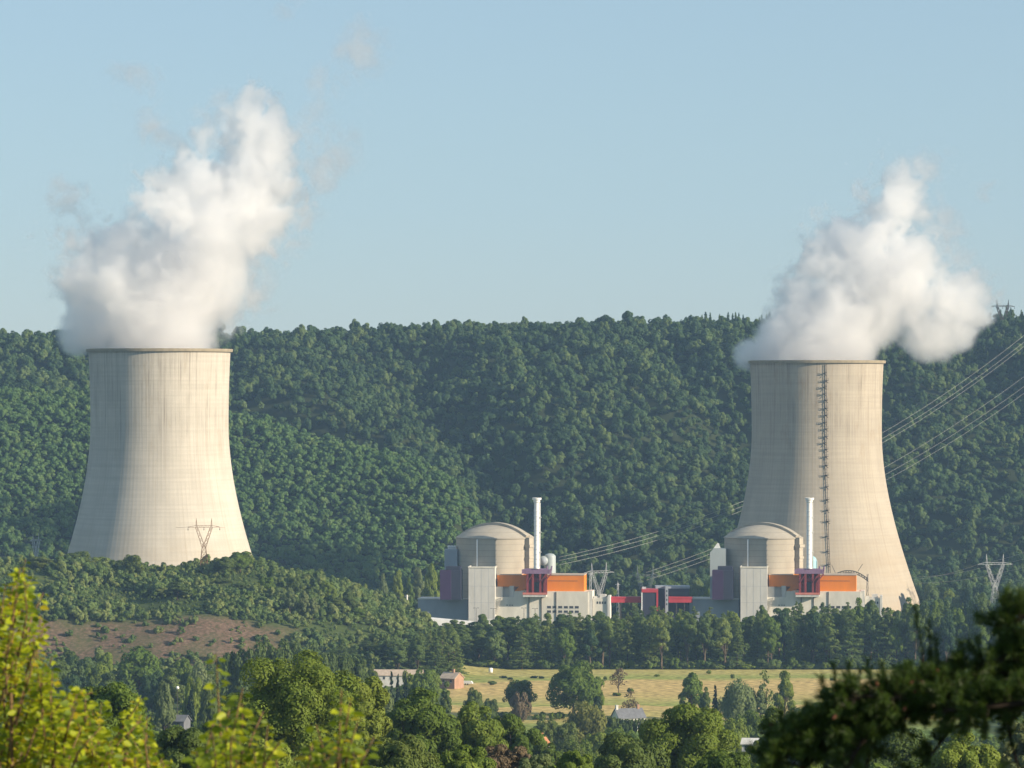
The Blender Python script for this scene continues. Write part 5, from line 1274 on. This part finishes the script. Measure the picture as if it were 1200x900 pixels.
# ------------------------------------------------------------------ steam
def steam_mat():
    m = bpy.data.materials.new('steam'); m.use_nodes = True; nt = m.node_tree; nt.nodes.clear()
    o = nt.nodes.new('ShaderNodeOutputMaterial'); v = nt.nodes.new('ShaderNodeVolumePrincipled')
    v.inputs['Color'].default_value = (.990, .986, .986, 1); v.inputs['Density'].default_value = 1.0; v.inputs['Anisotropy'].default_value = .55
    nt.links.new(v.outputs[0], o.inputs['Volume']); return m
M['steam'] = steam_mat()
def plume(label, d, puffs, bounds, res, peak, seed, lean, groupn='steam plumes over the cooling towers'):
    """water vapour: a grid of density grown from rounded puffs whose edges are torn by noise"""
    me = bpy.data.meshes.new('steam_plume')
    (u0, u1, v0, v1, dep) = bounds; k = d / FPX
    lo = (ux(u0, d), d - dep, vz(v1, d)); hi = (ux(u1, d), d + dep, vz(v0, d))
    c = [(lo[i] + hi[i]) / 2 for i in range(3)]
    bm = bmesh.new(); bmesh.ops.create_cube(bm, size=1.0)
    for v in bm.verts: v.co = Vector(((v.co.x) * (hi[0] - lo[0]), v.co.y * (hi[1] - lo[1]), v.co.z * (hi[2] - lo[2])))
    bm.to_mesh(me); bm.free()
    o = add('steam_plume', me, M['steam']); o.location = c; tag(o, label, 'steam plume', groupn, 'stuff')
    ng = bpy.data.node_groups.new('steam_grid', 'GeometryNodeTree')
    ng.interface.new_socket('Geometry', in_out='INPUT', socket_type='NodeSocketGeometry'); ng.interface.new_socket('Geometry', in_out='OUTPUT', socket_type='NodeSocketGeometry')
    N, L = ng.nodes, ng.links; go = N.new('NodeGroupOutput'); N.new('NodeGroupInput')
    pos = N.new('GeometryNodeInputPosition').outputs[0]
    def vm(op, a, b=None, s=None):
        n = N.new('ShaderNodeVectorMath'); n.operation = op
        for i, x in enumerate((a, b)):
            if x is None: continue
            if isinstance(x, tuple): n.inputs[i].default_value = x
            else: L.new(x, n.inputs[i])
        if s is not None: n.inputs['Scale'].default_value = s
        return n.outputs['Value'] if op in ('DISTANCE', 'LENGTH') else n.outputs[0]
    def mm(op, a, b=None, c=None, clamp=False):
        n = N.new('ShaderNodeMath'); n.operation = op; n.use_clamp = clamp
        for i, x in enumerate((a, b, c)):
            if x is None: continue
            if isinstance(x, (int, float)): n.inputs[i].default_value = x
            else: L.new(x, n.inputs[i])
        return n.outputs[0]
    def nz(p, scale, det, rough, dist=0.0):
        n = N.new('ShaderNodeTexNoise'); n.inputs['Scale'].default_value = scale; n.inputs['Detail'].default_value = det; n.inputs['Roughness'].default_value = rough; n.inputs['Distortion'].default_value = dist
        L.new(p, n.inputs['Vector']); return n
    p0 = vm('ADD', pos, (seed * 31.0, seed * 17.0, 0.0))
    w1 = vm('SCALE', vm('SUBTRACT', nz(p0, 1 / 46., 2, .5).outputs['Color'], (.5, .5, .5)), s=52.0)
    w2 = vm('SCALE', vm('SUBTRACT', nz(p0, 1 / 15., 4, .65).outputs['Color'], (.5, .5, .5)), s=24.0)
    sep = N.new('ShaderNodeSeparateXYZ'); L.new(pos, sep.inputs[0])
    mr = N.new('ShaderNodeMapRange'); zr_ = vz(410, d) - c[2]; mr.inputs[1].default_value = zr_ + 2; mr.inputs[2].default_value = zr_ + 45; mr.inputs[3].default_value = .12; mr.inputs[4].default_value = 1.0; L.new(sep.outputs[2], mr.inputs[0])
    mr2 = N.new('ShaderNodeMapRange'); mr2.inputs[1].default_value = zr_ - 2; mr2.inputs[2].default_value = zr_ + 70; mr2.inputs[3].default_value = .16; mr2.inputs[4].default_value = 1.0; L.new(sep.outputs[2], mr2.inputs[0])
    wv = vm('ADD', w1, w2); sc = N.new('ShaderNodeVectorMath'); sc.operation = 'SCALE'; L.new(wv, sc.inputs[0]); L.new(mr.outputs[0], sc.inputs['Scale'])
    p = vm('ADD', pos, sc.outputs[0])
    acc = {}
    rnd = random.Random(seed)
    for q in puffs:
        u, v, r = q[:3]; w = q[3] if len(q) > 3 else 1.0
        base = v > 395
        off = -.03 if base else rnd.uniform(-.30, .30) + .45 * min(1, max(0, (u - lean) / 90.0)) - .25 * min(1, max(0, (lean - u) / 90.0))
        cc = (ux(u, d) - c[0], off * r * k, vz(v, d) - c[2])                            # leaning away from the eye on its sunny side
        f = mm('MULTIPLY_ADD', vm('DISTANCE', p, cc), -w / (r * k), w)
        key = 'body' if w >= .5 else 'scrap'
        acc[key] = f if key not in acc else mm('SMOOTH_MAX', acc[key], f, .08)
    fb = nz(p0, 1 / 34., 9, .68, .6).outputs[0]; fb2 = nz(p0, 1 / 12., 6, .66, .8).outputs[0]
    fb = mm('SUBTRACT', mm('ADD', fb, mm('MULTIPLY', mm('SUBTRACT', fb2, .5), .75)), .505)
    e = mm('ADD', acc['body'], mm('MULTIPLY', fb, mm('MULTIPLY_ADD', mr2.outputs[0], 3.1, .02)))
    den = mm('MULTIPLY', mm('SUBTRACT', e, .15), 3.4, None, True)
    fs = mm('ADD', nz(p0, 1 / 22., 8, .70, 1.2).outputs[0], mm('MULTIPLY', mm('SUBTRACT', fb2, .5), .6))
    es = mm('ADD', acc['scrap'], mm('MULTIPLY', mm('SUBTRACT', fs, .505), 3.6))
    scrap = mm('MULTIPLY', mm('MULTIPLY', es, 2.4, None, True), mm('MULTIPLY', acc['scrap'], 6.0, None, True))
    den = mm('MAXIMUM', den, mm('MULTIPLY', scrap, .42))
    vc = N.new('GeometryNodeVolumeCube'); L.new(mm('MULTIPLY', den, peak), vc.inputs['Density'])
    vc.inputs['Min'].default_value = tuple(lo[i] - c[i] for i in range(3)); vc.inputs['Max'].default_value = tuple(hi[i] - c[i] for i in range(3))
    for i, ax in enumerate('XYZ'): vc.inputs['Resolution ' + ax].default_value = max(8, int((hi[i] - lo[i]) / res))
    sm = N.new('GeometryNodeSetMaterial'); sm.inputs['Material'].default_value = M['steam']
    L.new(vc.outputs[0], sm.inputs[0]); L.new(sm.outputs[0], go.inputs[0])
    md = o.modifiers.new('steam', 'NODES'); md.node_group = ng
    return o
plume('tall white steam plume rising from the pale cooling tower', 2400, [
    (187, 404, 84), (187, 372, 88), (112, 382, 46, 1, 1), (94, 396, 30, 1, 1), (145, 335, 74), (226, 330, 90), (165, 292, 62), (250, 275, 80), (205, 242, 54), (272, 222, 66), (312, 262, 40, .8),
    (228, 200, 36, .8), (292, 178, 54), (318, 190, 40, .8), (300, 140, 36, .9), (312, 108, 22, .7), (345, 165, 30, .6), (248, 152, 30, .6), (130, 305, 34, .7), (98, 345, 34, .8), (150, 262, 24, .5),
    (66, 240, 34, .36), (95, 228, 22, .33), (156, 106, 28, .33), (182, 165, 26, .33), (205, 178, 22, .34), (418, 46, 40, .26), (392, 92, 30, .26), (340, 6, 26, .26), (385, 195, 36, .34), (356, 250, 32, .32), (300, 325, 40, .36), (365, 135, 30, .33), (408, 108, 22, .2), (345, 290, 24, .3), (392, 165, 24, .3), (255, 140, 34, .42), (120, 285, 36, .45), (330, 215, 40, .55)],
    (20, 480, -30, 424, 62), 1.0, .13, 3, 200)
plume('white steam plume leaning right over the tan cooling tower', 2550, [
    (957, 418, 80), (902, 413, 38, 1, 1), (878, 416, 26, 1, 1), (925, 398, 54), (985, 394, 62), (955, 366, 52), (1012, 360, 68), (1000, 318, 64), (1064, 346, 68), (1112, 352, 56), (1138, 366, 34), (1092, 390, 46), (1122, 388, 34), (1060, 318, 48),
    (985, 286, 44), (1028, 276, 48), (1045, 248, 42), (1062, 226, 32, .8), (1040, 222, 26, .6), (960, 320, 36, .7), (950, 296, 30, .5), (1092, 258, 38, .36), (1082, 205, 34, .34), (1108, 190, 20, .26), (1120, 290, 30, .36), (1040, 208, 24, .4), (945, 340, 32, .6), (1148, 338, 28, .7), (1165, 215, 18, .24)],
    (832, 1200, 140, 436, 60), 1.0, .13, 8, 980)

# ------------------------------------------------------------------ air
def haze():
    m = bpy.data.materials.new('haze'); m.use_nodes = True; nt = m.node_tree; nt.nodes.clear()
    o = nt.nodes.new('ShaderNodeOutputMaterial'); v = nt.nodes.new('ShaderNodeVolumePrincipled')
    v.inputs['Color'].default_value = (.42, .66, 1.0, 1); v.inputs['Density'].default_value = HAZE; v.inputs['Anisotropy'].default_value = .0
    nt.links.new(v.outputs[0], o.inputs['Volume'])
    b = MB().box(-2700, 2700, -500, 6300, -80, 460)
    tag(b.build('haze', m), 'thin blue haze over the valley', None, None, 'stuff')
HAZE = 4.8e-5
haze()
